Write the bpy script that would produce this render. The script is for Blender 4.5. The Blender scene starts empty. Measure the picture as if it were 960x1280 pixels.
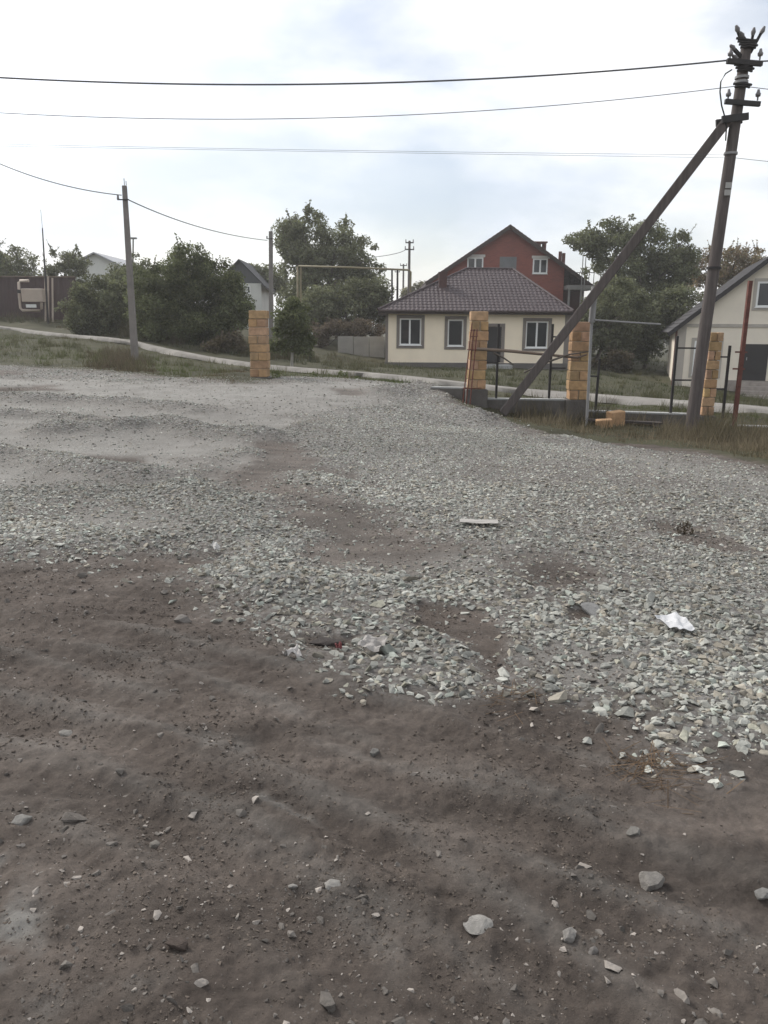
import bpy, bmesh, math, random
import numpy as np
from mathutils import Vector, Matrix, Euler

SC = bpy.context.scene
COL = SC.collection
RAD = math.radians

# ------------------------------------------------------------------ camera, sky, sun, exposure
F = 980.0
PITCH = math.atan((640 - 407) / F)
cam_d = bpy.data.cameras.new("camera")
cam = bpy.data.objects.new("camera", cam_d)
COL.objects.link(cam)
cam_d.sensor_fit = 'HORIZONTAL'
cam_d.sensor_width = 36.0
cam_d.lens = F / 960 * 36.0
cam_d.clip_start = 0.05
cam_d.clip_end = 3000
CAMROT = (Matrix.Rotation(RAD(90) - PITCH, 3, 'X') @ Matrix.Rotation(RAD(0.4), 3, 'Z'))
CAMPOS = Vector((0, 0, 1.6))
cam.matrix_world = Matrix.Translation(CAMPOS) @ CAMROT.to_4x4()
SC.camera = cam

SUN_AZ, SUN_EL = RAD(-48), RAD(40)          # azimuth from +Y towards +X
world = bpy.data.worlds.new("World")
SC.world = world
world.use_nodes = True
wn, wl = world.node_tree.nodes, world.node_tree.links
wn.clear()
w_out = wn.new('ShaderNodeOutputWorld')
w_bg = wn.new('ShaderNodeBackground')
w_bg.inputs['Strength'].default_value = 0.1
sky = wn.new('ShaderNodeTexSky')
sky.sky_type = 'NISHITA'
sky.sun_disc = False
sky.sun_elevation = SUN_EL
sky.sun_rotation = SUN_AZ
sky.dust_density = 2.0
tc = wn.new('ShaderNodeTexCoord')
mp = wn.new('ShaderNodeMapping')
mp.inputs['Scale'].default_value = (1.0, 1.0, 2.6)
mp.inputs['Location'].default_value = (-0.65, 0.9, 1.2)
nz = wn.new('ShaderNodeTexNoise')
nz.inputs['Scale'].default_value = 2.1
nz.inputs['Detail'].default_value = 7
nz.inputs['Roughness'].default_value = 0.52
nz.inputs['Distortion'].default_value = 0.35
cr = wn.new('ShaderNodeValToRGB')
cr.color_ramp.elements[0].position = 0.38
cr.color_ramp.elements[0].color = (0.36, 0.36, 0.36, 1)
cr.color_ramp.elements[1].position = 0.58
cr.color_ramp.elements[1].color = (1, 1, 1, 1)
nz2 = wn.new('ShaderNodeTexNoise')
nz2.inputs['Scale'].default_value = 3.4
nz2.inputs['Detail'].default_value = 5
cr2 = wn.new('ShaderNodeValToRGB')
cr2.color_ramp.elements[0].position = 0.38
cr2.color_ramp.elements[0].color = (7.2, 7.7, 8.6, 1)
cr2.color_ramp.elements[1].position = 0.56
cr2.color_ramp.elements[1].color = (10.0, 10.05, 10.1, 1)
wmix = wn.new('ShaderNodeMixRGB')
wl.new(tc.outputs['Generated'], mp.inputs['Vector'])
wl.new(mp.outputs['Vector'], nz.inputs['Vector'])
wl.new(mp.outputs['Vector'], nz2.inputs['Vector'])
wl.new(nz.outputs['Fac'], cr.inputs['Fac'])
wl.new(nz2.outputs['Fac'], cr2.inputs['Fac'])
wl.new(cr.outputs['Color'], wmix.inputs['Fac'])
wl.new(sky.outputs['Color'], wmix.inputs['Color1'])
wl.new(cr2.outputs['Color'], wmix.inputs['Color2'])
# clouds glow brighter towards the veiled sun
vdot = wn.new('ShaderNodeVectorMath')
vdot.operation = 'DOT_PRODUCT'
wl.new(tc.outputs['Generated'], vdot.inputs[0])
vdot.inputs[1].default_value = (math.sin(SUN_AZ) * math.cos(SUN_EL), math.cos(SUN_AZ) * math.cos(SUN_EL), math.sin(SUN_EL))
glow = wn.new('ShaderNodeMapRange')
glow.interpolation_type = 'SMOOTHSTEP'
glow.inputs['From Min'].default_value = .70
glow.inputs['From Max'].default_value = 1.0
glow.inputs['To Min'].default_value = 1.0
glow.inputs['To Max'].default_value = 1.6
wl.new(vdot.outputs['Value'], glow.inputs['Value'])
wglow = wn.new('ShaderNodeVectorMath')
wglow.operation = 'SCALE'
wl.new(wmix.outputs['Color'], wglow.inputs[0])
wl.new(glow.outputs['Result'], wglow.inputs['Scale'])
wl.new(wglow.outputs['Vector'], w_bg.inputs['Color'])
wl.new(w_bg.outputs['Background'], w_out.inputs['Surface'])

sun_d = bpy.data.lights.new("sun", 'SUN')
sun_d.energy = 2.4
sun_d.angle = RAD(12)
sun_d.color = (1.0, 0.96, 0.9)
sun = bpy.data.objects.new("sun", sun_d)
COL.objects.link(sun)
sdir = Vector((math.sin(SUN_AZ) * math.cos(SUN_EL), math.cos(SUN_AZ) * math.cos(SUN_EL), math.sin(SUN_EL)))
sun.rotation_euler = sdir.to_track_quat('Z', 'Y').to_euler()
sun.location = (0, 0, 60)

SC.view_settings.view_transform = 'Standard'
SC.view_settings.look = 'None'
SC.view_settings.exposure = 0.36
SC.view_settings.gamma = 1.0
SC.view_settings.use_curve_mapping = False
SC.render.engine = 'CYCLES'
SC.cycles.max_bounces = 6
SC.cycles.diffuse_bounces = 3
SC.cycles.transparent_max_bounces = 6
SC.cycles.use_denoising = True

# ------------------------------------------------------------------ small numeric helpers
def P(u, v, d):
    """world point seen at pixel (u, v) of the 960x1280 photo at forward distance d"""
    r = CAMROT @ Vector(((u - 480) / F, -(v - 640) / F, -1.0))
    return CAMPOS + r * (d / r.y)

def hash2(ix, iy, seed):
    h = (ix.astype(np.int64) * 374761393 + iy.astype(np.int64) * 668265263 + seed * 974634541) & 0xFFFFFFFF
    h = ((h ^ (h >> 13)) * 1274126177) & 0xFFFFFFFF
    h = (h ^ (h >> 16)) & 0xFFFF
    return h / 65535.0

def vnoise(x, y, seed=0):
    ix, iy = np.floor(x), np.floor(y)
    fx, fy = x - ix, y - iy
    fx = fx * fx * (3 - 2 * fx)
    fy = fy * fy * (3 - 2 * fy)
    a, b = hash2(ix, iy, seed), hash2(ix + 1, iy, seed)
    c, d = hash2(ix, iy + 1, seed), hash2(ix + 1, iy + 1, seed)
    return (a * (1 - fx) + b * fx) * (1 - fy) + (c * (1 - fx) + d * fx) * fy - 0.5

def fbm(x, y, seed=0, octs=4, gain=0.5):
    t, amp = 0, 1.0
    for k in range(octs):
        t = t + amp * vnoise(x * 2 ** k + 17.3 * k, y * 2 ** k - 9.1 * k, seed + k * 7)
        amp *= gain
    return t

def sstep(a, b, x):
    t = np.clip((x - a) / (b - a), 0, 1)
    return t * t * (3 - 2 * t)

# ------------------------------------------------------------------ terrain shape: smooth surface through surveyed spots
ctrl = [(-3, 1, 0), (3, 1, 0), (0, 2.5, 0), (-3, 4, 0), (0, 4, 0), (3, 4, 0), (0, 0, 0), (-6, -6, 0), (6, -6, 0),
        (-5, 7.5, .04), (0, 8, .02), (4.5, 7.5, -.04), (-25, -20, .6), (25, -20, -.8), (-14, 6, .25), (14, 5, -.4)]
for u, v, d in [(960, 580, 9.6), (850, 563, 11.6), (740, 550, 12.6), (610, 522, 15.0), (560, 497, 17.4),
                (440, 476, 20.0), (322, 471, 20.0), (168, 453, 27.5), (0, 456, 25.0), (-150, 450, 25),
                (0, 409, 48), (100, 423, 40), (200, 438, 35), (330, 460, 29), (400, 466, 28), (480, 472, 27),
                (640, 491, 24), (800, 504, 22.5), (960, 518, 21), (716, 528, 16.8), (878, 539, 16.5), (862, 540, 15.5),
                (960, 552, 15.0), (1100, 575, 14.5),
                (832, 481, 41), (909, 489, 39.5), (940, 499, 38.3), (760, 470, 38), (760, 452, 58),
                (483, 457, 43.5), (710, 463, 43.5), (600, 440, 62), (40, 399, 52), (230, 426, 39), (387, 452, 36), (450, 447, 46),
                (1150, 500, 38)]:
    p = P(u, v, d)
    ctrl.append((p.x, p.y, p.z))
ctrl += [(-90, 110, 5.0), (0, 110, -.6), (90, 110, -4), (-160, 0, 5), (160, 0, -6), (0, -160, 0), (-200, 250, 5), (200, 250, -5), (0, 260, -1)]
ctrl = np.array(ctrl, float)

def tps_k(r2):
    return np.where(r2 > 1e-12, 0.5 * r2 * np.log(np.maximum(r2, 1e-12)), 0)
n_c = len(ctrl)
A_ = np.zeros((n_c + 3, n_c + 3))
dd_ = ((ctrl[:, None, :2] - ctrl[None, :, :2]) ** 2).sum(-1)
A_[:n_c, :n_c] = tps_k(dd_) + np.eye(n_c) * 0.6
A_[:n_c, n_c] = 1
A_[:n_c, n_c + 1:] = ctrl[:, :2]
A_[n_c, :n_c] = 1
A_[n_c + 1:, :n_c] = ctrl[:, :2].T
W_ = np.linalg.solve(A_, np.concatenate([ctrl[:, 2], np.zeros(3)]))

def base_h(x, y):
    x, y = np.atleast_1d(np.asarray(x, float)), np.atleast_1d(np.asarray(y, float))
    out = np.empty(x.shape)
    xf, yf, of = x.ravel(), y.ravel(), out.ravel()
    for i in range(0, len(xf), 40000):
        s = slice(i, i + 40000)
        r2 = (xf[s, None] - ctrl[None, :, 0]) ** 2 + (yf[s, None] - ctrl[None, :, 1]) ** 2
        of[s] = tps_k(r2) @ W_[:n_c] + W_[n_c] + W_[n_c + 1] * xf[s] + W_[n_c + 2] * yf[s]
    rr = np.hypot(xf, yf)
    k = sstep(260, 420, rr)
    of[:] = np.clip(of, -12, 14) * (1 - k)
    return of.reshape(x.shape)

def G(u, v):
    """ground point under pixel (u, v)"""
    r = CAMROT @ Vector(((u - 480) / F, -(v - 640) / F, -1.0))
    r = r / r.y
    t = np.geomspace(1.0, 120, 500)
    z = CAMPOS.z + r.z * t - base_h(r.x * t, t)
    k = np.where(z < 0)[0]
    i = k[0] if len(k) else len(t) - 1
    a, b = t[max(i - 1, 0)], t[i]
    for _ in range(18):
        m = (a + b) / 2
        if CAMPOS.z + r.z * m - base_h(r.x * m, m)[0] < 0:
            b = m
        else:
            a = m
    return Vector((r.x * b, b, float(base_h(r.x * b, b)[0])))

def gpoly(pts):
    return np.array([G(u, v)[:2] for u, v in pts])

def sdist(poly, x, y):
    """signed distance, positive inside"""
    inside = np.zeros(x.shape, bool)
    best = np.full(x.shape, 1e9)
    n = len(poly)
    for i in range(n):
        x1, y1 = poly[i]
        x2, y2 = poly[(i + 1) % n]
        ex, ey = x2 - x1, y2 - y1
        t = np.clip(((x - x1) * ex + (y - y1) * ey) / (ex * ex + ey * ey + 1e-12), 0, 1)
        best = np.minimum(best, (x - x1 - t * ex) ** 2 + (y - y1 - t * ey) ** 2)
        c = ((y1 > y) != (y2 > y))
        xi = (x2 - x1) * (y - y1) / (y2 - y1 + 1e-12) + x1
        inside ^= c & (x < xi)
    d = np.sqrt(best)
    return np.where(inside, d, -d)

# ------------------------------------------------------------------ ground zones (outlines in metres on the ground)
LOT = gpoly([(-260, 452), (0, 456), (100, 462), (210, 472), (310, 480), (350, 471), (440, 474), (520, 482), (566, 497), (600, 520), (640, 533),
             (740, 551), (820, 557), (880, 566), (960, 583), (1200, 610), (1900, 690), (2400, 800)])
LOT = np.concatenate([LOT, [[14, -12], [-14, -12], [-14, 8]]])
GRAVEL = gpoly([(-260, 452), (0, 456), (100, 462), (210, 472), (310, 480), (350, 471), (440, 474), (520, 482), (566, 497), (600, 520), (650, 538),
                (740, 556), (820, 566), (880, 578), (960, 592), (1200, 622), (1900, 720), (1900, 900), (1300, 1000), (1040, 965), (960, 950), (870, 952), (800, 925), (745, 885),
                (690, 872), (640, 868), (615, 840), (596, 868), (575, 892), (540, 893), (495, 880), (462, 868), (435, 832), (385, 805),
                (330, 768), (285, 725), (240, 700), (190, 690), (110, 697), (0, 694), (-120, 705), (-500, 720)])
DIRT_SPOTS = [(gpoly([(270, 600), (345, 560), (400, 572), (480, 612), (520, 655), (570, 690), (530, 712), (430, 700), (330, 650)]), .3, .93),
              (gpoly([(108, 570), (170, 573), (190, 588), (150, 594), (112, 584)]), .12, 1.0),
              (gpoly([(318, 558), (372, 556), (378, 568), (330, 570)]), .12, .9),
              (gpoly([(822, 655), (880, 660), (960, 690), (1000, 715), (900, 690), (845, 678)]), .15, .85),
              (gpoly([(528, 762), (590, 768), (628, 800), (640, 838), (612, 850), (585, 800), (540, 785)]), .08, 1.0),
              (gpoly([(630, 700), (715, 700), (765, 722), (740, 742), (660, 738)]), .16, .8),
              (gpoly([(705, 762), (745, 752), (750, 772), (712, 778)]), .05, 1.0),
              (gpoly([(380, 796), (440, 800), (438, 812), (385, 810)]), .04, 1.0),
              (gpoly([(120, 520), (200, 528), (195, 538), (120, 534)]), .1, .5),
              (gpoly([(418, 486), (455, 487), (452, 494), (420, 493)]), .15, .8),
              (gpoly([(640, 740), (705, 745), (700, 758), (645, 755)]), .1, .6)]
PALE_SPOTS = [(gpoly([(-200, 472), (150, 478), (400, 486), (470, 500), (400, 525), (330, 556), (250, 580), (180, 610), (-200, 625)]), .8, .9),
              (gpoly([(-80, 500), (120, 500), (300, 508), (420, 500), (520, 490), (470, 478), (300, 486), (150, 478), (-80, 470)]), .5, .95),
              (gpoly([(-60, 528), (90, 535), (230, 540), (330, 535), (250, 528), (80, 522), (-60, 516)]), .35, .95),
              (gpoly([(-60, 556), (110, 556), (240, 562), (140, 572), (0, 572), (-60, 574)]), .3, .95),
              (gpoly([(-60, 596), (60, 596), (110, 606), (40, 616), (-60, 618)]), .25, .85),
              (gpoly([(15, 655), (100, 640), (235, 640), (215, 668), (100, 672)]), .2, .72),
              (gpoly([(650, 815), (720, 812), (790, 838), (780, 862), (700, 850), (650, 848)]), .08, .75),
              (gpoly([(480, 700), (560, 690), (640, 690), (700, 700), (640, 712), (520, 716)]), .2, .35),
              (gpoly([(700, 560), (830, 572), (960, 600), (1000, 612), (960, 618), (820, 590)]), .3, .55)]
DUST_SPOTS = [(gpoly([(228, 905), (300, 918), (345, 945), (300, 955), (240, 930)]), .14, .8),
              (gpoly([(328, 995), (400, 1022), (450, 1055), (440, 1062), (385, 1030), (330, 1003)]), .045, .75),
              (gpoly([(-60, 1070), (40, 1085), (72, 1150), (70, 1200), (-60, 1215)]), .09, .95),
              (gpoly([(560, 1000), (640, 1022), (700, 1050), (650, 1042), (570, 1012)]), .06, .35),
              (gpoly([(30, 1225), (170, 1200), (180, 1262), (40, 1275)]), .09, .65),
              (gpoly([(130, 800), (240, 810), (300, 860), (220, 860), (150, 830)]), .2, .22)]
SHADE_SPOTS = [(gpoly([(-60, 481), (60, 483), (85, 488), (30, 490), (-60, 491)]), .3, 1.0),  # cast shadow from out of view, painted in as bare dark soil
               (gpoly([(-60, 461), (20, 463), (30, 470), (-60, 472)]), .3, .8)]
RIDGES = [([(-40, 497), (60, 502), (160, 505), (250, 516)], .40, .10), ([(-20, 520), (60, 522), (125, 531)], .25, .10),
          ([(75, 543), (130, 541), (200, 535), (260, 545), (330, 550)], .38, .12), ([(-20, 570), (60, 577), (110, 590), (180, 600)], .33, .10),
          ([(-20, 630), (100, 620), (230, 622), (300, 640)], .4, .05), ([(-20, 690), (60, 682), (200, 684), (290, 690)], .3, .05),
          ([(230, 610), (270, 640), (300, 690), (340, 740)], .28, .06), ([(380, 600), (440, 615), (520, 640)], .3, .07),
          ([(490, 492), (540, 489), (575, 506), (610, 528)], .55, .17), ([(640, 540), (760, 560), (860, 575)], .3, .05)]
RIDGES = [(gpoly(p), w, h) for p, w, h in RIDGES]
RUTS = [gpoly(p) for p in ([(-80, 815), (60, 850), (230, 903), (345, 948), (520, 1003), (700, 1055), (900, 1120), (1080, 1190)],
                           [(-60, 880), (150, 932), (330, 994), (450, 1058), (600, 1150), (760, 1275)],
                           [(-60, 775), (150, 800), (330, 850), (560, 930), (760, 985), (1000, 1045)],
                           [(-60, 955), (80, 985), (220, 1045), (330, 1120), (430, 1215)])]

def pline_d(pl, x, y):
    best = np.full(x.shape, 1e9)
    for i in range(len(pl) - 1):
        x1, y1 = pl[i]
        x2, y2 = pl[i + 1]
        ex, ey = x2 - x1, y2 - y1
        t = np.clip(((x - x1) * ex + (y - y1) * ey) / (ex * ex + ey * ey + 1e-12), 0, 1)
        best = np.minimum(best, (x - x1 - t * ex) ** 2 + (y - y1 - t * ey) ** 2)
    return np.sqrt(best)

def spots(lst, x, y, nse):
    m = np.zeros(x.shape)
    for poly, w, k in lst:
        m = np.maximum(m, k * sstep(-w, w, sdist(poly, x, y) + nse * w * 2.2))
    return m

def zones(x, y):
    """gravel, pale dust, vegetation, ridge height, dark soil with painted shade at ground points"""
    n1 = fbm(x * 1.7, y * 1.7, 3, 4)
    n2 = fbm(x * 6.0, y * 6.0, 11, 3)
    nse = n1 * .75 + n2 * .35
    dist = np.hypot(x, y)
    wl_ = 0.05 + 0.012 * dist
    lot = sstep(-1, 1, (sdist(LOT, x, y) + nse * (.12 + .02 * dist)) / wl_)
    gr = sstep(-1, 1, (sdist(GRAVEL, x, y) + nse * (.42 + .02 * dist)) / (wl_ * 4.0))
    dirt = spots(DIRT_SPOTS, x, y, nse)
    pale = spots(PALE_SPOTS, x, y, nse)
    dust = spots(DUST_SPOTS, x, y, nse * 1.6) * np.clip(.55 + fbm(x * 11, y * 11, 171, 4) * 1.6, 0, 1) * 1.0
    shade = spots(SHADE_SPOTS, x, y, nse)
    rid = np.zeros(x.shape)
    rh = np.zeros(x.shape)
    for pl, w, h in RIDGES:
        t = np.exp(-(pline_d(pl, x, y) / w) ** 2) * (1 + n1 * .9)
        rid = np.maximum(rid, t)
        rh = np.maximum(rh, t * h)
    patch = sstep(-.2, .22, fbm(x * .75 + 5, y * .75, 31, 4) + .10)
    dens = gr * (1 - dirt) * (1 - .93 * pale) * (.62 + .38 * patch)
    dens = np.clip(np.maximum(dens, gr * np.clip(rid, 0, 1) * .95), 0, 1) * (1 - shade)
    brown = spots(DIRT_SPOTS[:1], x, y, nse)
    pale = np.maximum(pale, .12 * brown)
    hollow = spots(DIRT_SPOTS[1:], x, y, nse)
    pale = pale * (1 - hollow)
    for k_, pl in enumerate(RUTS):
        q = pline_d(pl, x, y) + n1 * .06
        dust = np.maximum(dust, (1 - gr) * .26 * np.exp(-((q - .14) / .045) ** 2) * np.clip(fbm(x * 1.6, y * 1.6, 351 + k_, 3) * 2 + .35, 0, 1))
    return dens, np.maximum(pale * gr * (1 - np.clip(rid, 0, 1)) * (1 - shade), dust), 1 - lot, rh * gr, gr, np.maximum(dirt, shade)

def relief(x, y, z_):
    dens, pale, veg, rh, gr, dirt = z_  # dirt also carries the painted shade spots
    d = np.hypot(x, y)
    near = 1 - sstep(14, 30, d)
    # soft tyre tracks, running from lower right to upper left
    wob = fbm(x * .5, y * .5, 39, 2) * .35
    s = x * .8 - y * .6
    t = x * .6 + y * .8 + wob
    rut = 1 - np.abs(fbm(s * .22, t * 2.6, 41, 2)) * 4.5
    tr = np.clip(rut, -.6, 1) * .018 + fbm(s * .7, t * 9, 51, 3) * .018
    lump = fbm(x * 2.2, y * 2.2, 61, 2) * .018 + np.abs(fbm(x * 8, y * 8, 71, 3)) * .020 + fbm(x * 22, y * 22, 73, 2) * .016
    out = (1 - gr) * (1 - veg) * near * (tr + lump)
    for k_, pl in enumerate(RUTS):
        q = pline_d(pl, x, y) + fbm(x * 3, y * 3, 301 + k_, 2) * .05
        out = out + (1 - gr) * (1 - veg) * (-.016 * np.exp(-(q / .075) ** 2) + .013 * np.exp(-((q - .15) / .055) ** 2)) * (.6 + .8 * np.clip(fbm(x * 1.2, y * 1.2, 331 + k_, 2) + .4, 0, 1))
    out = out + gr * near * (fbm(x * 1.1, y * 1.1, 81, 3) * .05 + .03) * (1 - pale * .6) + rh
    out = out - dirt * .03 * gr
    out = out + veg * fbm(x * .8, y * .8, 91, 4) * .12
    return out

def H(x, y):
    x, y = np.atleast_1d(np.asarray(x, float)), np.atleast_1d(np.asarray(y, float))
    return base_h(x, y) + relief(x, y, zones(x, y))

def Hs(x, y):
    return float(H(x, y)[0])

# ------------------------------------------------------------------ material helpers
MATS = {}
def principled(name):
    m = bpy.data.materials.new(name)
    m.use_nodes = True
    nt = m.node_tree
    return m, nt.nodes, nt.links, nt.nodes['Principled BSDF']

def mat(name, c, rough=.8, var=.18, scale=6.0, bump=.0, bscale=40.0, metal=0.0, spec=.3, stretch=(1, 1, 1), attr=None, c2=None):
    """plain weathered material: colour broken up by two noises (object space), optional bump and per-point tint"""
    if name in MATS:
        return MATS[name]
    m, N, L, b = principled(name)
    t = N.new('ShaderNodeTexCoord')
    g = N.new('ShaderNodeMapping')
    g.inputs['Scale'].default_value = stretch
    L.new(t.outputs['Object'], g.inputs['Vector'])
    n = N.new('ShaderNodeTexNoise')
    n.inputs['Scale'].default_value = scale
    n.inputs['Detail'].default_value = 6
    n.inputs['Roughness'].default_value = .6
    L.new(g.outputs['Vector'], n.inputs['Vector'])
    r = N.new('ShaderNodeValToRGB')
    r.color_ramp.elements[0].position = .3
    r.color_ramp.elements[1].position = .7
    a = c2 if c2 else tuple(x * (1 - var) for x in c)
    z = c if c2 else tuple(min(1, x * (1 + var)) for x in c)
    r.color_ramp.elements[0].color = (*a, 1)
    r.color_ramp.elements[1].color = (*z, 1)
    L.new(n.outputs['Fac'], r.inputs['Fac'])
    col = r.outputs['Color']
    if attr:
        at = N.new('ShaderNodeAttribute')
        at.attribute_name = attr
        mx = N.new('ShaderNodeMixRGB')
        mx.blend_type = 'MULTIPLY'
        mx.inputs['Fac'].default_value = 1
        L.new(col, mx.inputs['Color1'])
        L.new(at.outputs['Color'], mx.inputs['Color2'])
        col = mx.outputs['Color']
    L.new(col, b.inputs['Base Color'])
    b.inputs['Roughness'].default_value = rough
    b.inputs['Metallic'].default_value = metal
    b.inputs['Specular IOR Level'].default_value = spec
    if bump:
        n2 = N.new('ShaderNodeTexNoise')
        n2.inputs['Scale'].default_value = bscale
        n2.inputs['Detail'].default_value = 4
        L.new(g.outputs['Vector'], n2.inputs['Vector'])
        bp = N.new('ShaderNodeBump')
        bp.inputs['Strength'].default_value = bump
        bp.inputs['Distance'].default_value = .02
        L.new(n2.outputs['Fac'], bp.inputs['Height'])
        L.new(bp.outputs['Normal'], b.inputs['Normal'])
    MATS[name] = m
    return m

def leafmat(name, c, trans=.25):
    if name in MATS:
        return MATS[name]
    m = bpy.data.materials.new(name)
    m.use_nodes = True
    N, L = m.node_tree.nodes, m.node_tree.links
    N.clear()
    o = N.new('ShaderNodeOutputMaterial')
    at = N.new('ShaderNodeAttribute')
    at.attribute_name = 'tint'
    rgb = N.new('ShaderNodeRGB')
    rgb.outputs[0].default_value = (*c, 1)
    mx = N.new('ShaderNodeMixRGB')
    mx.blend_type = 'MULTIPLY'
    mx.inputs['Fac'].default_value = 1
    L.new(rgb.outputs[0], mx.inputs['Color1'])
    L.new(at.outputs['Color'], mx.inputs['Color2'])
    d = N.new('ShaderNodeBsdfDiffuse')
    t = N.new('ShaderNodeBsdfTranslucent')
    s = N.new('ShaderNodeMixShader')
    s.inputs['Fac'].default_value = trans
    L.new(mx.outputs['Color'], d.inputs['Color'])
    L.new(mx.outputs['Color'], t.inputs['Color'])
    L.new(d.outputs['BSDF'], s.inputs[1])
    L.new(t.outputs['BSDF'], s.inputs[2])
    L.new(s.outputs['Shader'], o.inputs['Surface'])
    MATS[name] = m
    return m

# ------------------------------------------------------------------ object helpers
def tag(o, label=None, cat=None, group=None, kind=None):
    if label: o['label'] = label
    if cat: o['category'] = cat
    if group: o['group'] = group
    if kind: o['kind'] = kind
    return o

def thing(name, label, cat, loc=(0, 0, 0), rz=0.0, group=None):
    o = bpy.data.objects.new(name, None)
    o.empty_display_size = .2
    COL.objects.link(o)
    o.location = loc
    o.rotation_euler = (0, 0, rz)
    return tag(o, label, cat, group)

def fast_mesh(name, V, Fs, tint=None, smooth=False):
    """V (n,3) array, Fs (m,k) array of equal-size faces"""
    me = bpy.data.meshes.new(name)
    V = np.asarray(V, np.float32)
    Fs = np.asarray(Fs, np.int32)
    m, k = Fs.shape
    me.vertices.add(len(V))
    me.vertices.foreach_set('co', V.ravel())
    me.loops.add(m * k)
    me.loops.foreach_set('vertex_index', Fs.ravel())
    me.polygons.add(m)
    me.polygons.foreach_set('loop_start', np.arange(0, m * k, k, dtype=np.int32))
    me.update(calc_edges=True)
    if not smooth:
        me.shade_flat()
    if tint is not None:
        a = me.attributes.new('tint', 'FLOAT_COLOR', 'POINT')
        c = np.ones((len(V), 4), np.float32)
        c[:, :3] = tint
        a.data.foreach_set('color', c.ravel())
    return me

def link(name, me, material, parent=None):
    o = bpy.data.objects.new(name, me)
    COL.objects.link(o)
    if material: me.materials.append(material)
    if parent: o.parent = parent
    return o

class MB:
    """collects boxes, tubes and prisms, then links them as one mesh object"""
    def __init__(s):
        s.v, s.f, s.sm, s.t = [], [], [], []
        s.tint = (1, 1, 1)
    def add(s, vs, fs, smooth=False):
        n = len(s.v)
        s.v += [tuple(p) for p in vs]
        s.f += [tuple(i + n for i in f) for f in fs]
        s.sm += [smooth] * len(fs)
        s.t += [s.tint] * len(vs)
        return s
    def box(s, x0, x1, y0, y1, z0, z1, m=None):
        vs = [Vector((x, y, z)) for z in (z0, z1) for y in (y0, y1) for x in (x0, x1)]
        if m: vs = [m @ p for p in vs]
        return s.add(vs, [(0, 2, 3, 1), (4, 5, 7, 6), (0, 1, 5, 4), (2, 6, 7, 3), (0, 4, 6, 2), (1, 3, 7, 5)])
    def beam(s, a, b, w, h=None, up=(0, 0, 1)):
        """square-section bar from a to b"""
        a, b = Vector(a), Vector(b)
        h = h or w
        d = (b - a)
        q = d.normalized()
        u = Vector(up)
        if abs(q.dot(u)) > .97: u = Vector((0, 1, 0))
        r = q.cross(u).normalized()
        u = r.cross(q).normalized()
        vs = [p + r * (w / 2 * sx) + u * (h / 2 * sy) for p in (a, b) for sx, sy in ((-1, -1), (1, -1), (1, 1), (-1, 1))]
        return s.add(vs, [(0, 1, 2, 3), (7, 6, 5, 4), (0, 4, 5, 1), (1, 5, 6, 2), (2, 6, 7, 3), (3, 7, 4, 0)])
    def tube(s, pts, rad, n=8, caps=True):
        pts = [Vector(p) for p in pts]
        rad = rad if isinstance(rad, (list, tuple)) else [rad] * len(pts)
        vs = []
        for i, p in enumerate(pts):
            d = (pts[min(i + 1, len(pts) - 1)] - pts[max(i - 1, 0)]).normalized()
            u = Vector((0, 0, 1)) if abs(d.z) < .95 else Vector((1, 0, 0))
            r = d.cross(u).normalized()
            w = r.cross(d)
            for k in range(n):
                a = 2 * math.pi * k / n
                vs.append(p + (r * math.cos(a) + w * math.sin(a)) * rad[i])
        fs = []
        for i in range(len(pts) - 1):
            for k in range(n):
                fs.append((i * n + k, i * n + (k + 1) % n, (i + 1) * n + (k + 1) % n, (i + 1) * n + k))
        s.add(vs, fs, True)
        if caps:
            s.add(vs[:n], [tuple(range(n))[::-1]])
            s.add(vs[-n:], [tuple(range(n))])
        return s
    def prism(s, outline, y0, y1):
        """outline in (x, z), extruded along y"""
        n = len(outline)
        vs = [(x, y0, z) for x, z in outline] + [(x, y1, z) for x, z in outline]
        fs = [tuple(range(n)), tuple(range(2 * n - 1, n - 1, -1))]
        fs += [(i, i + n, (i + 1) % n + n, (i + 1) % n) for i in range(n)]
        return s.add(vs, fs)
    def ring(s, x0, x1, z0, z1, w, y0, y1):
        """rectangular picture-frame ring of border w, outer edge given"""
        s.box(x0, x1, y0, y1, z0, z0 + w)
        s.box(x0, x1, y0, y1, z1 - w, z1)
        s.box(x0, x0 + w, y0, y1, z0 + w, z1 - w)
        return s.box(x1 - w, x1, y0, y1, z0 + w, z1 - w)
    def build(s, name, material, parent=None, off=None, bevel=0, tint=False):
        off = Vector(off) if off is not None else Vector((0, 0, 0))
        me = bpy.data.meshes.new(name)
        me.from_pydata([tuple(Vector(p) - off) for p in s.v], [], s.f)
        me.polygons.foreach_set('use_smooth', s.sm)
        bm = bmesh.new()
        bm.from_mesh(me)
        bmesh.ops.recalc_face_normals(bm, faces=bm.faces)
        bm.to_mesh(me)
        bm.free()
        if tint:
            a = me.attributes.new('tint', 'FLOAT_COLOR', 'POINT')
            c = np.ones((len(s.v), 4), np.float32)
            c[:, :3] = np.array(s.t)
            a.data.foreach_set('color', c.ravel())
        me.update()
        o = link(name, me, material, parent)
        if not parent:
            o.location = off
        if bevel:
            b = o.modifiers.new('bevel', 'BEVEL')
            b.width = bevel
            b.segments = 2
            b.limit_method = 'ANGLE'
        return o

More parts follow.
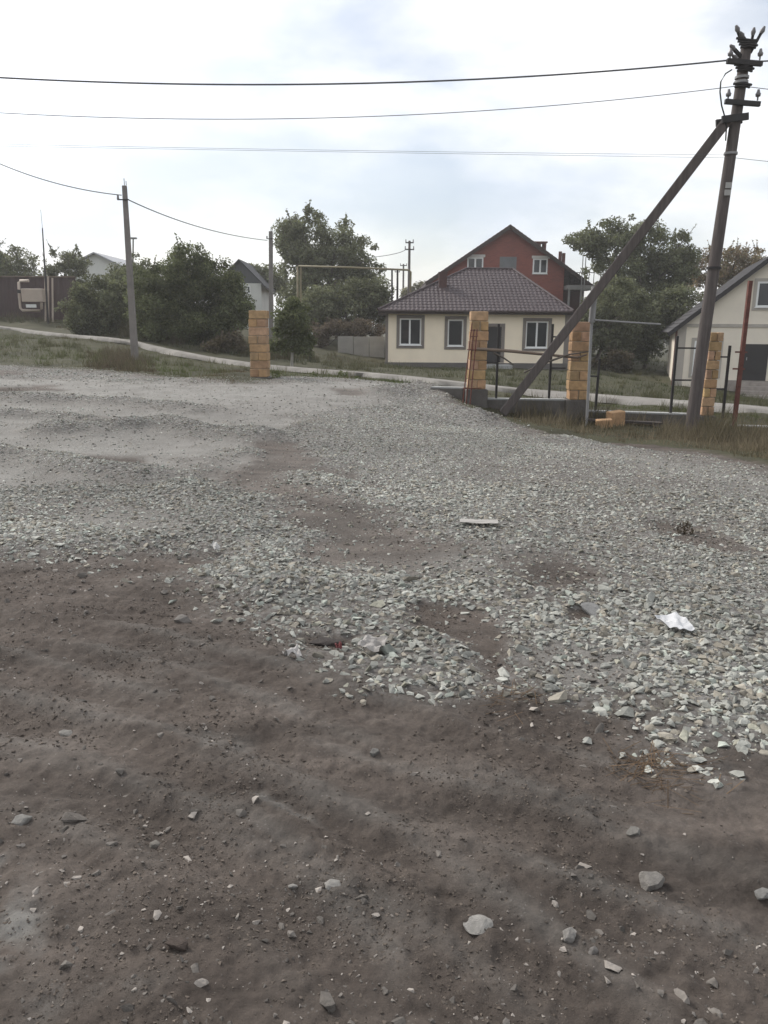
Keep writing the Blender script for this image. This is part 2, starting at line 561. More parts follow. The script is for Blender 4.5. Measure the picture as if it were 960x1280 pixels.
# ------------------------------------------------------------------ ground sheet
def ground_material():
    m, N, L, b = principled('ground_soil')
    at = N.new('ShaderNodeAttribute')
    at.attribute_name = 'zone'
    sep = N.new('ShaderNodeSeparateColor')
    L.new(at.outputs['Color'], sep.inputs['Color'])
    tcn = N.new('ShaderNodeTexCoord')
    def noise(sc, det=6, ro=.6):
        n = N.new('ShaderNodeTexNoise')
        n.inputs['Scale'].default_value = sc
        n.inputs['Detail'].default_value = det
        n.inputs['Roughness'].default_value = ro
        L.new(tcn.outputs['Object'], n.inputs['Vector'])
        return n.outputs['Fac']
    def ramp(fac, stops):
        r = N.new('ShaderNodeValToRGB')
        e = r.color_ramp.elements
        while len(e) < len(stops): e.new(.5)
        for el, (p, c) in zip(e, stops):
            el.position = p
            el.color = (*c, 1)
        L.new(fac, r.inputs['Fac'])
        return r.outputs['Color']
    def mix(fac, a, b_, mode='MIX'):
        x = N.new('ShaderNodeMixRGB')
        x.blend_type = mode
        for s, val in ((x.inputs['Fac'], fac), (x.inputs['Color1'], a), (x.inputs['Color2'], b_)):
            if isinstance(val, (int, float)): s.default_value = val
            elif isinstance(val, tuple): s.default_value = (*val, 1)
            else: L.new(val, s)
        return x.outputs['Color']
    dirt = ramp(noise(1.3, 8, .62), [(.3, (.064, .0525, .0450)), (.5, (.099, .0825, .0710)), (.72, (.150, .128, .112))])
    fine = ramp(noise(38, 5, .7), [(.25, (.72, .72, .72)), (.75, (1.28, 1.26, 1.24))])
    dirt = mix(1.0, dirt, fine, 'MULTIPLY')
    mps = N.new('ShaderNodeMapping')
    mps.inputs['Rotation'].default_value = (0, 0, RAD(37))
    mps.inputs['Scale'].default_value = (.5, 4.5, 1)
    L.new(tcn.outputs['Object'], mps.inputs['Vector'])
    ns = N.new('ShaderNodeTexNoise')
    ns.inputs['Scale'].default_value = 1.1
    ns.inputs['Detail'].default_value = 6
    L.new(mps.outputs['Vector'], ns.inputs['Vector'])
    dirt = mix(1.0, dirt, ramp(ns.outputs['Fac'], [(.3, (.72, .72, .72)), (.7, (1.36, 1.36, 1.36))]), 'MULTIPLY')
    vor = N.new('ShaderNodeTexVoronoi')
    vor.inputs['Scale'].default_value = 55
    L.new(tcn.outputs['Object'], vor.inputs['Vector'])
    crumbs = ramp(vor.outputs['Distance'], [(.0, (1, 1, 1)), (.16, (1, 1, 1)), (.24, (0, 0, 0))])
    crumb_sel = ramp(noise(9, 3), [(.52, (0, 0, 0)), (.66, (.6, .6, .6))])
    dirt = mix(mix(1.0, crumbs, crumb_sel, 'MULTIPLY'), dirt, (.2, .185, .17))
    vg = N.new('ShaderNodeTexVoronoi')
    vg.inputs['Scale'].default_value = 30
    L.new(tcn.outputs['Object'], vg.inputs['Vector'])
    sepv = N.new('ShaderNodeSeparateColor')
    L.new(vg.outputs['Color'], sepv.inputs['Color'])
    grav = ramp(sepv.outputs['Red'], [(.0, (.165, .156, .145)), (.5, (.225, .215, .202)), (1, (.29, .28, .265))])
    gdark = ramp(vg.outputs['Distance'], [(.3, (1, 1, 1)), (.8, (.6, .57, .54))])
    grav = mix(1.0, grav, gdark, 'MULTIPLY')
    pale = ramp(noise(2.2, 7, .6), [(.3, (.195, .186, .170)), (.7, (.285, .275, .255))])
    pale = mix(.6, pale, fine, 'MULTIPLY')
    veg = ramp(noise(.7, 7, .65), [(.3, (.04, .037, .024)), (.55, (.062, .06, .034)), (.75, (.09, .08, .052))])
    col = mix(sep.outputs['Red'], dirt, grav)
    col = mix(sep.outputs['Green'], col, pale)
    col = mix(sep.outputs['Blue'], col, veg)
    L.new(col, b.inputs['Base Color'])
    b.inputs['Roughness'].default_value = .95
    b.inputs['Specular IOR Level'].default_value = .15
    bp = N.new('ShaderNodeBump')
    bp.inputs['Strength'].default_value = .9
    bp.inputs['Distance'].default_value = .02
    L.new(noise(42, 8, .8), bp.inputs['Height'])
    bp2 = N.new('ShaderNodeBump')
    bp2.inputs['Strength'].default_value = .5
    bp2.inputs['Distance'].default_value = .03
    bp2.invert = True
    hm = N.new('ShaderNodeMath')
    hm.operation = 'MULTIPLY'
    L.new(vg.outputs['Distance'], hm.inputs[0])
    L.new(sep.outputs['Red'], hm.inputs[1])
    L.new(hm.outputs[0], bp2.inputs['Height'])
    L.new(bp.outputs['Normal'], bp2.inputs['Normal'])
    L.new(bp2.outputs['Normal'], b.inputs['Normal'])
    return m

def build_ground():
    ang = np.concatenate([np.linspace(-40, 40, 560), np.linspace(40, 320, 74)[1:-1]])
    ang = np.radians(ang)
    r = np.concatenate([np.geomspace(.9, 30, 860), np.geomspace(30, 900, 110)[1:]])
    na, nr = len(ang), len(r)
    X = r[:, None] * np.sin(ang)[None, :]
    Y = r[:, None] * np.cos(ang)[None, :]
    x, y = X.ravel(), Y.ravel()
    z_ = zones(x, y)
    z = base_h(x, y) + relief(x, y, z_)
    V = np.stack([x, y, z], 1)
    V = np.concatenate([V, [[0, 0, z[:na].mean()]]])
    i = np.arange(nr - 1)[:, None] * na
    j = np.arange(na)[None, :]
    j2 = (j + 1) % na
    Q = np.stack([i + j, i + j2, i + na + j2, i + na + j], -1).reshape(-1, 4)[:, ::-1]
    me = fast_mesh('ground', V, Q, smooth=True)
    bm = bmesh.new()
    bm.from_mesh(me)
    bm.verts.ensure_lookup_table()
    c = bm.verts[len(V) - 1]
    for k in range(na):
        bm.faces.new((c, bm.verts[(k + 1) % na], bm.verts[k])).smooth = True
    bm.to_mesh(me)
    bm.free()
    a = me.attributes.new('zone', 'FLOAT_COLOR', 'POINT')
    cc = np.zeros((len(V), 4), np.float32)
    dens, pale, veg, rh, gr, dirt = z_
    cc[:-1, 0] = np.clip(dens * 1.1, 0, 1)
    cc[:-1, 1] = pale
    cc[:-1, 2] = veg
    cc[:, 3] = 1
    a.data.foreach_set('color', cc.ravel())
    tag(link('ground', me, ground_material()), kind='structure')
build_ground()

# ------------------------------------------------------------------ gravel road beyond the fence line
def build_path():
    cl = [(-130, 399), (0, 409), (100, 423), (200, 438), (330, 461), (400, 467), (480, 473), (640, 491), (800, 504), (960, 517), (1130, 530), (1350, 548)]
    pts = [G(u, v) for u, v in cl]
    xs = np.array([p.x for p in pts]); ys = np.array([p.y for p in pts])
    tt = np.linspace(0, len(xs) - 1, 200)
    X = np.interp(tt, np.arange(len(xs)), xs); Y = np.interp(tt, np.arange(len(ys)), ys)
    k = np.ones(13) / 13
    X = np.convolve(np.pad(X, 6, mode='edge'), k, 'valid'); Y = np.convolve(np.pad(Y, 6, mode='edge'), k, 'valid')
    dx, dy = np.gradient(X), np.gradient(Y)
    l = np.hypot(dx, dy); nx, ny = -dy / l, dx / l
    V, Fq = [], []
    W = np.linspace(-1, 1, 9)
    half = np.interp(tt, [0, 3, 6, 8, 11], [.25, .32, .55, .9, .95])
    for i in range(200):
        for w in W:
            j = .75 * half[i] * float(fbm(np.array([i * .45]), np.array([w * 2]), 5, 3)[0]) * abs(w)
            px_, py_ = X[i] + nx[i] * (w * half[i] + j), Y[i] + ny[i] * (w * half[i] + j)
            V.append((px_, py_, float(base_h(px_, py_)[0]) + (.10 if abs(w) < .95 else .0) + .06 * (1 - w * w)))
    for i in range(199):
        for j in range(8):
            a = i * 9 + j
            Fq.append((a, a + 1, a + 10, a + 9))
    me = fast_mesh('path', np.array(V), np.array(Fq)[:, ::-1], smooth=True)
    tag(link('path', me, mat('pale_road', (.215, .20, .178), .95, .24, 1.6, .4, 25)), kind='structure')
build_path()

# ------------------------------------------------------------------ houses
def wall_cells(mb, x0, x1, z0, z1, holes, y0, y1):
    xs = sorted({x0, x1, *[h[0] for h in holes], *[h[1] for h in holes]})
    zs = sorted({z0, z1, *[h[2] for h in holes], *[h[3] for h in holes]})
    for a, b in zip(xs, xs[1:]):
        run = None
        for c, d in list(zip(zs, zs[1:])) + [(None, None)]:
            solid = c is not None and not any(h[0] <= (a + b) / 2 <= h[1] and h[2] <= (c + d) / 2 <= h[3] for h in holes)
            if solid:
                run = (run[0], d) if run else (c, d)
            elif run:
                mb.box(a, b, y0, y1, *run)
                run = None
    return mb

GLASS = mat('dark_glass', (.018, .021, .024), .06, .15, .7, spec=.5)
PVC = mat('white_plastic', (.74, .74, .72), .4, .03, 3)

def window(parent, x0, x1, z0, z1, mullions=(), fw=.075, y=.07, surround=None, sw=.16, sill=True, transom=None, proud=False):
    """frame in an opening of a wall whose outer face is y = 0 (or set proud of it); panes and surround are sub-parts"""
    if proud: y = -.05
    m = MB().ring(x0, x1, z0, z1, fw, y, y + .07)
    for k in mullions:
        xm = x0 + (x1 - x0) * k
        m.box(xm - fw * .62, xm + fw * .62, y + .004, y + .066, z0 + fw, z1 - fw)
    f = m.build('window', PVC, parent)
    edges = [x0 + fw] + [x0 + (x1 - x0) * k for k in mullions] + [x1 - fw]
    for a, b in zip(edges, edges[1:]):
        MB().box(a + .002, b - .002, y + .03, y + .045, z0 + fw - .01, z1 - fw + .01).build('pane', GLASS, f)
    if surround:
        MB().ring(x0 - sw, x1 + sw, z0 - sw, z1 + sw, sw - .003, -.045, .002).build('surround', surround, f)
    if sill:
        MB().box(x0 - .04, x1 + .04, -.10, y + .01, z0 - .035, z0 + .004).build('sill', PVC, f)
    return f

def tile_slope(bm, o, ax, up, width, clips, step=.35, wave=.23, amp=.016):
    """pressed metal tiles: o = lower left corner, ax = unit vector along the eave, up = vector from eave to ridge"""
    L_ = up.length
    n = ax.cross(up).normalized()
    if n.z < 0: n = -n
    nx, nt = max(4, int(width / (wave / 5))), int(L_ / step) * 4 + 4
    b2 = bmesh.new()
    rows = []
    for j in range(nt + 1):
        k, q = divmod(j, 4)
        t = min((k + (0, .04, .5, .96)[q]) * step, L_)
        lift = (0.0, .03, .018, .006)[q]
        rows.append([b2.verts.new(o + ax * (width * i / nx) + up * (t / L_) +
                     n * (lift + amp * math.sin(2 * math.pi * width * i / nx / wave))) for i in range(nx + 1)])
    for j in range(nt):
        for i in range(nx):
            try: b2.faces.new((rows[j][i], rows[j][i + 1], rows[j + 1][i + 1], rows[j + 1][i]))
            except ValueError: pass
    for co, no in clips:
        bmesh.ops.bisect_plane(b2, geom=b2.verts[:] + b2.edges[:] + b2.faces[:], plane_co=co, plane_no=no, clear_outer=True)
    me = bpy.data.meshes.new('tmp')
    b2.to_mesh(me)
    b2.free()
    bm.from_mesh(me)
    bpy.data.meshes.remove(me)

def bm_build(name, bm, material, parent):
    me = bpy.data.meshes.new(name)
    bm.to_mesh(me)
    bm.free()
    return link(name, me, material, parent)

def cream_house():
    D = 44.0
    lf, rt = P(482, 440, D), P(711, 440, D)
    gz = min(Hs(lf.x, D), Hs(rt.x, D))
    o = Vector(((lf.x + rt.x) / 2, D, gz))
    w = (rt.x - lf.x) / 2
    r = thing('house', 'cream single-storey house with dark brown hipped metal roof and grey window surrounds', 'house', o)
    lx = lambda u, v=420: P(u, v, D).x - o.x
    lz = lambda v, u=590: P(u, v, D).z - o.z
    zb, zt = lz(453.5), lz(389.5)
    plaster = mat('cream_render', (.88, .765, .59), .9, .06, .9, .15, 60)
    trim = mat('taupe_trim', (.20, .175, .155), .8, .1, 3)
    wins = [(499.5, 526.5, 398.5, 432, (.47,)), (559.5, 579, 399.5, 433, ()), (657, 685, 401, 434.5, (.5,))]
    holes = [(lx(a), lx(b), lz(d), lz(c)) for a, b, c, d, _ in wins]
    door = (lx(606), lx(627), lz(453), lz(408))
    mb = MB()
    wall_cells(mb, -w, w, zb, zt, holes + [door], 0, .3)
    dep = 8.8
    mb.box(-w, -w + .3, .3, dep - .3, zb, zt).box(w - .3, w, .3, dep - .3, zb, zt).box(-w, w, dep - .3, dep, zb, zt)
    mb.build('wall', plaster, r)
    MB().box(-w - .04, w + .04, -.05, dep + .05, -.6, zb).build('plinth', mat('grey_plinth', (.13, .12, .11), .9, .15, 2), r)
    for s in (-1, 1):
        x0, x1 = (-w - .02, -w + .13) if s < 0 else (w - .3, w + .02)
        MB().box(x0, x1, -.03, -.002, zb, zt - .01).build('corner_trim', trim, r)
    for h, q in zip(holes, wins):
        window(r, *h, q[4], surround=trim, sw=.17, y=.06)
    # door leaf, frame and landing
    d = MB().box(door[0] + .06, door[1] - .06, .1, .16, door[2] + .003, door[3] - .06).build('door', mat('dark_door', (.028, .026, .026), .5, .1, 3), r)
    MB().beam((door[0] + .16, .08, door[2] + 1.0), (door[0] + .16, .08, door[2] + 1.15), .03).build('handle', mat('steel', (.4, .4, .4), .3, .1, 3, metal=1), d)
    MB().box(door[0], door[0] + .06, .02, .18, door[2], door[3]).box(door[1] - .06, door[1], .02, .18, door[2], door[3]).box(
        door[0], door[1], .02, .18, door[3] - .06, door[3]).build('door_frame', mat('dark_frame', (.05, .045, .042), .5, .1, 3), r)
    MB().box(door[0] - .1, door[1] + .14, -.05, -.003, door[2], door[3] + .17).box(0, 0, 0, 0, 0, 0) if False else None
    m = MB().box(door[1] + .003, door[1] + .17, -.045, -.002, door[2], door[3] + .16).box(door[0] - .17, door[0] - .003, -.045, -.002, door[2], door[3] + .16)
    m.box(door[0] - .003, door[1] + .003, -.045, -.002, door[3] + .003, door[3] + .16).build('door_surround', trim, r)
    MB().box(lx(603), lx(637), -1.5, -.055, -.7, zb - .06).box(lx(610), lx(632), -1.95, -1.502, -.7, zb - .3).build(
        'landing', mat('pale_concrete', (.30, .30, .29), .9, .15, 2, .2), r, bevel=.015)
    # hipped roof
    ye, yr = -.55, 4.4
    zl = P(595, 388.3, D + ye).z - o.z
    zr = P(612, 336.5, D + yr).z - o.z
    xl, xr = P(472.5, 386, D + ye).x - o.x, P(717, 389, D + ye).x - o.x
    rl, rr = P(583, 337, D + yr).x - o.x, P(641, 337, D + yr).x - o.x
    tile = mat('brown_metal_tile', (.060, .043, .045), .6, .10, .6, spec=.3)
    bm = bmesh.new()
    cl = lambda x0, y0, x1, y1, s: (Vector((x0, y0, 0)), Vector((y1 - y0, x0 - x1, 0)) * s)
    yb = 2 * yr - ye
    hipL, hipR = (xl, ye, rl, yr), (xr, ye, rr, yr)
    bL, bR = (xl, yb, rl, yr), (xr, yb, rr, yr)
    tile_slope(bm, Vector((xl, ye, zl)), Vector((1, 0, 0)), Vector((0, yr - ye, zr - zl)), xr - xl, [cl(*hipL, -1), cl(*hipR, 1)])
    tile_slope(bm, Vector((xl, yb, zl)), Vector((1, 0, 0)), Vector((0, yr - yb, zr - zl)), xr - xl, [cl(*bL, 1), cl(*bR, -1)])
    tile_slope(bm, Vector((xl, ye, zl)), Vector((0, 1, 0)), Vector((rl - xl, 0, zr - zl)), yb - ye, [cl(*hipL, 1), cl(*bL, -1)])
    tile_slope(bm, Vector((xr, ye, zl)), Vector((0, 1, 0)), Vector((rr - xr, 0, zr - zl)), yb - ye, [cl(*hipR, -1), cl(*bR, 1)])
    rf = bm_build('roof', bm, tile, r)
    m = MB()
    for a, b in [((rl, yr, zr), (rr, yr, zr)), ((xl, ye, zl), (rl, yr, zr)), ((xr, ye, zl), (rr, yr, zr)), ((xl, yb, zl), (rl, yr, zr)), ((xr, yb, zl), (rr, yr, zr))]:
        m.tube([Vector(a) + Vector((0, 0, .03)), Vector(b) + Vector((0, 0, .03))], .07, 8)
    m.build('ridge_cap', tile, rf)
    brown = mat('dark_brown_fascia', (.042, .027, .024), .6, .1, 3)
    MB().box(xl, xr, ye, ye + .03, zl - .19, zl - .004).box(xl, xr, yb - .03, yb, zl - .19, zl - .004).box(xl, xl + .03, ye + .03, yb - .03, zl - .19, zl - .004).box(
        xr - .03, xr, ye + .03, yb - .03, zl - .19, zl - .004).box(xl + .03, xr - .03, ye + .03, yb - .03, zl - .17, zl - .14).build('fascia', brown, rf)
    m = MB()
    gy = ye - .055
    m.tube([(xl + .05, gy, zl - .05), (xr - .05, gy, zl - .05)], .055, 8)
    m.build('gutter', brown, rf)
    # chimney on the front slope
    cx, cy = P(553.5, 350, D + 2.2).x - o.x, 2.2
    cz0, cz1 = zl + (zr - zl) * (cy - ye) / (yr - ye) - .5, P(553.5, 341.5, D + cy).z - o.z
    ch = MB().box(cx - .22, cx + .22, cy - .22, cy + .22, cz0, cz1).box(cx - .26, cx + .26, cy - .26, cy + .26, cz1 + .003, cz1 + .06)
    ch.build('chimney', mat('brown_brick', (.075, .038, .034), .85, .2, 9), rf)

def brick_mat():
    m, N, L, b = principled('red_brick')
    t = N.new('ShaderNodeTexCoord')
    mp_ = N.new('ShaderNodeMapping')
    mp_.inputs['Rotation'].default_value = (RAD(90), 0, 0)
    L.new(t.outputs['Object'], mp_.inputs['Vector'])
    k = N.new('ShaderNodeTexBrick')
    k.inputs['Color1'].default_value = (.255, .072, .050, 1)
    k.inputs['Color2'].default_value = (.20, .056, .041, 1)
    k.inputs['Mortar'].default_value = (.17, .09, .075, 1)
    k.inputs['Scale'].default_value = 1
    k.inputs['Brick Width'].default_value = .26
    k.inputs['Row Height'].default_value = .078
    k.inputs['Mortar Size'].default_value = .007
    L.new(mp_.outputs['Vector'], k.inputs['Vector'])
    n = N.new('ShaderNodeTexNoise')
    n.inputs['Scale'].default_value = .8
    n.inputs['Detail'].default_value = 6
    L.new(t.outputs['Object'], n.inputs['Vector'])
    r = N.new('ShaderNodeValToRGB')
    r.color_ramp.elements[0].color = (.75, .75, .75, 1)
    r.color_ramp.elements[1].color = (1.2, 1.15, 1.15, 1)
    L.new(n.outputs['Fac'], r.inputs['Fac'])
    mx = N.new('ShaderNodeMixRGB')
    mx.blend_type = 'MULTIPLY'
    mx.inputs['Fac'].default_value = 1
    L.new(k.outputs['Color'], mx.inputs['Color1'])
    L.new(r.outputs['Color'], mx.inputs['Color2'])
    L.new(mx.outputs['Color'], b.inputs['Base Color'])
    b.inputs['Roughness'].default_value = .85
    return m

def brick_house():
    D = 62.0
    lf, pk, rt = P(541, 345, D), P(637, 281, D), P(704, 330, D)
    gz = float(base_h(pk.x, D)[0]) - .2
    o = Vector((pk.x, D, gz))
    r = thing('brick_house', 'tall red brick house with brown gable roof standing behind the cream house', 'house', o)
    lx = lambda u, v=330: P(u, v, D).x - o.x
    lz = lambda v, u=637: P(u, v, D).z - o.z
    dep = 11.0
    xl, xr = lx(541), lx(738)
    zpk = lz(284)
    zl_ = lz(349, 541)
    sl = (zpk - zl_) / (0 - xl)
    zr_ = zpk - sl * xr
    xw = lx(706)                                         # the brick front stops here, an open porch fills the right bay
    br = brick_mat()
    MB().prism([(xl, -.5), (xw, -.5), (xw, zpk - sl * xw), (0, zpk), (xl, zl_)], 0, dep).build('wall', br, r)
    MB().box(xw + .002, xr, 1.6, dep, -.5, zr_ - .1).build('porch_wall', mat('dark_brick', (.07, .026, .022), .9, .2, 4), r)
    rm = mat('brown_sheet_roof', (.062, .03, .027), .55, .12, 1.5)
    bm = bmesh.new()
    oh, ov = .55, .5
    up = Vector((-xl + oh, 0, sl * (-xl + oh)))
    tile_slope(bm, Vector((xl - oh, -ov, zl_ - sl * oh + .12)), Vector((0, 1, 0)), up, dep + 2 * ov, [])
    up = Vector((-xr - oh, 0, sl * (xr + oh)))
    tile_slope(bm, Vector((xr + oh, -ov, zr_ - sl * oh + .12)), Vector((0, 1, 0)), up, dep + 2 * ov, [])
    rf = bm_build('roof', bm, rm, r)
    m = MB()
    for s, x, z in ((-1, xl - oh, zl_ - sl * oh), (1, xr + oh, zr_ - sl * oh)):
        m.beam((x, -ov + .02, z - .02), (0, -ov + .02, zpk - .02), .06, .26)
        m.beam((x, dep + ov - .02, z - .02), (0, dep + ov - .02, zpk - .02), .06, .26)
    m.box(xl - oh, xl - oh + .05, -ov, dep + ov, zl_ - sl * oh - .14, zl_ - sl * oh + .08)
    m.build('barge_board', mat('dark_brown_fascia', (.032, .022, .02)), rf)
    lin = mat('pale_lintel', (.55, .53, .5), .8, .08, 3)
    for a, b, c, d in ((584, 604, 322, 342), (666, 684.5, 323, 342)):
        f = window(r, lx(a), lx(b), lz(d), lz(c), (.5,), fw=.10, proud=True, sill=True)
        MB().box(lx(a - 1.6), lx(b + 2), -.12, -.003, lz(c) + .01, lz(c) + .2).build('lintel', lin, f)
    MB().box(lx(624.5), lx(645.5), -.03, .0, lz(344), lz(321)).build('blocked_window', mat('grey_board', (.16, .165, .17), .8, .12, 2), r)
    # chimney with two smoke holes, and two flue pipes
    cx, cy = lx(684, 306), 3.4
    cz = zpk - sl * cx
    zt = P(684, 302.5, D + cy).z - o.z
    c_ = MB().box(cx - .52, cx + .52, cy - .4, cy + .4, cz - .8, zt - .5)
    for k in (-.52, -.1, .32):
        c_.box(cx + k, cx + k + .2, cy - .4, cy + .4, zt - .497, zt - .12)
    c_.box(cx - .6, cx + .6, cy - .48, cy + .48, zt - .117, zt)
    c_.build('chimney', mat('chimney_brick', (.11, .05, .045), .9, .2, 4), rf)
    for u in (703.5, 708):
        x = lx(u, 318)
        MB().tube([(x, .9, zpk - sl * x - 2.4), (x, .9, lz(313 if u < 705 else 315, 704))], .13, 10).build('flue_pipe', mat('rust_pipe', (.11, .045, .04), .8, .25, 3), r)
    con = mat('raw_concrete', (.25, .245, .235), .9, .15, 1.5, .2)
    MB().box(lx(708), lx(742), -.9, 1.6, lz(362), lz(356.5)).build('balcony_slab', con, r)
    m = MB()
    for u in (711, 726, 739):
        m.tube([(lx(u), -.7, -.4), (lx(u), -.7, lz(362) - .002)], .09, 8)
    m.build('balcony_post', con, r)
    m = MB()
    for u in (710, 716, 722, 728, 734, 740):
        m.beam((lx(u), -.8, lz(356.5)), (lx(u), -.8, lz(341)), .04)
    m.beam((lx(709), -.8, lz(341)), (lx(741), -.8, lz(341)), .05)
    m.build('railing', mat('dark_steel', (.03, .027, .026), .6, .2, 3), r)
    for u in (724, 727.5):
        MB().tube([(lx(u), -1.1, -.3), (lx(u + .6, 320), -1.1, lz(322))], .035, 6).build('ladder_rail', con, r)

def gable_house():
    D = 41.0
    c = P(843, 470, D)
    a = RAD(-17)
    ex, ey = Vector((math.cos(a), math.sin(a), 0)), Vector((-math.sin(a), math.cos(a), 0))
    gz = P(843, 482, D).z
    o = Vector((c.x, D, gz))
    r = thing('gabled_house', 'pale plastered house with dark gable roof, small upper window and brown door', 'house', o, a)
    def loc(u, v, y=0):
        """local x, z of a facade pixel (plane y)"""
        d = CAMROT @ Vector(((u - 480) / F, -(v - 640) / F, -1.0))
        n = -ey
        t = ((o + ey * y) - CAMPOS).dot(n) / d.dot(n)
        p = CAMPOS + d * t - o
        return p.dot(ex), p.z
    wl_ = mat('pale_plaster', (.74, .67, .56), .9, .06, 1.2, .2, 40)
    grey = mat('grey_beige_trim', (.40, .365, .32), .85, .08, 2)
    xw = 9.2
    xa = loc(966, 330)[0]
    ze = loc(843, 409)[1]
    za = ze + (loc(940, 341)[1] - ze) / loc(940, 341)[0] * xa
    xw = 2 * xa
    MB().prism([(0, -.8), (xw, -.8), (xw, ze), (xa, za), (0, ze)], 0, 9.0).build('wall', wl_, r)
    zb0 = loc(843, 404.6)[1]; zb1 = loc(843, 408.6)[1]
    MB().box(0.05, xw - .05, -.05, -.002, zb1, zb0).build('band', grey, r)
    MB().box(-.04, .38, -.03, -.001, -.5, zb1 - .003).build('corner_trim', grey, r)
    MB().box(-.04, -.001, .0, .38, -.5, zb1 - .003).build('corner_trim', grey, r)
    rm = mat('dark_roof', (.028, .025, .026), .6, .15, 2)
    sl = (za - ze) / xa
    bm = bmesh.new()
    oh, ov = .5, .38
    tile_slope(bm, Vector((-oh, -ov, ze - sl * oh + .14)), Vector((0, 1, 0)), Vector((xa + oh, 0, sl * (xa + oh))), 9 + 2 * ov, [])
    tile_slope(bm, Vector((xw + oh, -ov, ze - sl * oh + .14)), Vector((0, 1, 0)), Vector((-xa - oh, 0, sl * (xa + oh))), 9 + 2 * ov, [])
    rf = bm_build('roof', bm, rm, r)
    m = MB()
    for x in (-oh, xw + oh):
        m.beam((x, -ov + .02, ze - sl * oh + .03), (xa, -ov + .02, za + .03), .05, .2)
    m.build('barge_board', rm, rf)
    x0, z1 = loc(947.5, 352); x1, z0 = loc(980, 384)
    window(r, x0, x1, z0, z1, (.5,), fw=.09, proud=True, surround=grey, sw=.15)
    x0, z1 = loc(868.5, 426); x1, z0 = loc(896, 469)
    f = window(r, x0, x1, z0, z1, (.5,), fw=.09, proud=True, surround=grey, sw=.15)
    x0, z1 = loc(932, 430); x1, z0 = loc(956.5, 476)
    d = MB().box(x0, x1, -.04, -.002, z0, z1).build('door', mat('dark_door', (.028, .026, .026)), r)
    MB().box(x0 + .1, x0 + .13, -.09, -.042, z0 + 1.0, z0 + 1.14).build('handle', mat('steel', (.4, .4, .4)), d)
    pl = mat('stone_plinth', (.30, .265, .235), .9, .2, 4, .4, 14)
    MB().box(loc(906, 480)[0], xw + .02, -.07, -.003, -2.0, z0 - .01).build('plinth', pl, r)
    m = MB()
    for k in range(4):
        m.box(x0 - .15, x1 + .25, -.07 - .32 * (k + 1), -.072 - .32 * k, -2.2, z0 - .06 - .2 * k)
    m.build('steps', pl, r, bevel=.01)
    m = MB().tube([(-.09, -.1, ze - .1), (-.09, -.1, -.5)], .05, 8)
    m.build('drainpipe', mat('rust_pipe', (.11, .045, .04)), r)

def far_houses():
    # white gable house on the left
    D = 70.0
    pk = P(119, 317.5, D)
    gz = float(base_h(pk.x, D)[0])
    r = thing('white_house', 'white plastered gable house with pale grey roof rising above bushes', 'house', (pk.x, D, gz))
    lx = lambda u: P(u, 330, D).x - pk.x
    lz = lambda v: P(119, v, D).z - gz
    xr, ze = lx(155), lz(334.5)
    z1 = lz(317.5)
    xl = -xr
    MB().prism([(xl, -.5), (xr, -.5), (xr, ze), (0, z1), (xl, ze)], 0, 9).build('wall', mat('white_wash', (.62, .62, .58), .9, .06, 1), r)
    sl = (z1 - ze) / xr
    m = MB()
    for s in (-1, 1):
        m.add([(0, -.4, z1 + .14), (s * (xr + .5), -.4, ze - sl * .5 + .14), (s * (xr + .5), 9.4, ze - sl * .5 + .14), (0, 9.4, z1 + .14),
               (0, -.4, z1 + .02), (s * (xr + .5), -.4, ze - sl * .5 + .02), (s * (xr + .5), 9.4, ze - sl * .5 + .02), (0, 9.4, z1 + .02)],
              [(0, 1, 2, 3), (4, 5, 6, 7), (0, 1, 5, 4), (1, 2, 6, 5), (2, 3, 7, 6)])
    m.build('roof', mat('pale_sheet_roof', (.36, .36, .37), .6, .1, 2), r)
    # grey gable house in the gap between the bush and the poles
    D = 66.0
    pk = P(299, 325.5, D)
    gz = float(base_h(pk.x, D)[0])
    r = thing('small_house', 'small white house with dark grey boarded gable seen beside the poplar-like tree', 'house', (pk.x, D, gz))
    r['label'] = 'small white house with dark grey boarded gable peeping over the big bush'
    lx = lambda u: P(u, 340, D).x - pk.x
    lz = lambda v: P(300, v, D).z - gz
    xr = lx(326)
    MB().box(-xr, xr, 0, 7, -.6, lz(354)).build('wall', mat('white_wash', (.62, .62, .58)), r)
    MB().prism([(-xr, lz(353.9)), (xr, lz(353.9)), (0, lz(326.5))], .15, 6.8).build('gable', mat('slate_boards', (.10, .105, .11), .85, .15, 3, stretch=(6, 1, .4)), r)
    z1, ze = lz(326.5), lz(354)
    sl = (z1 - ze) / xr
    m = MB()
    for s in (-1, 1):
        m.add([(0, -.3, z1 + .16), (s * (xr + .5), -.3, ze - sl * .5 + .16), (s * (xr + .5), 7.3, ze - sl * .5 + .16), (0, 7.3, z1 + .16),
               (0, -.3, z1 + .03), (s * (xr + .5), -.3, ze - sl * .5 + .03), (s * (xr + .5), 7.3, ze - sl * .5 + .03), (0, 7.3, z1 + .03)],
              [(0, 1, 2, 3), (4, 5, 6, 7), (0, 1, 5, 4), (1, 2, 6, 5), (2, 3, 7, 6)])
    m.build('roof', mat('dark_slate', (.055, .055, .058), .8, .15, 2), r)
    window(r, lx(308), lx(312.5), lz(367), lz(357), (), fw=.08, proud=True)

cream_house()
brick_house()
gable_house()
far_houses()

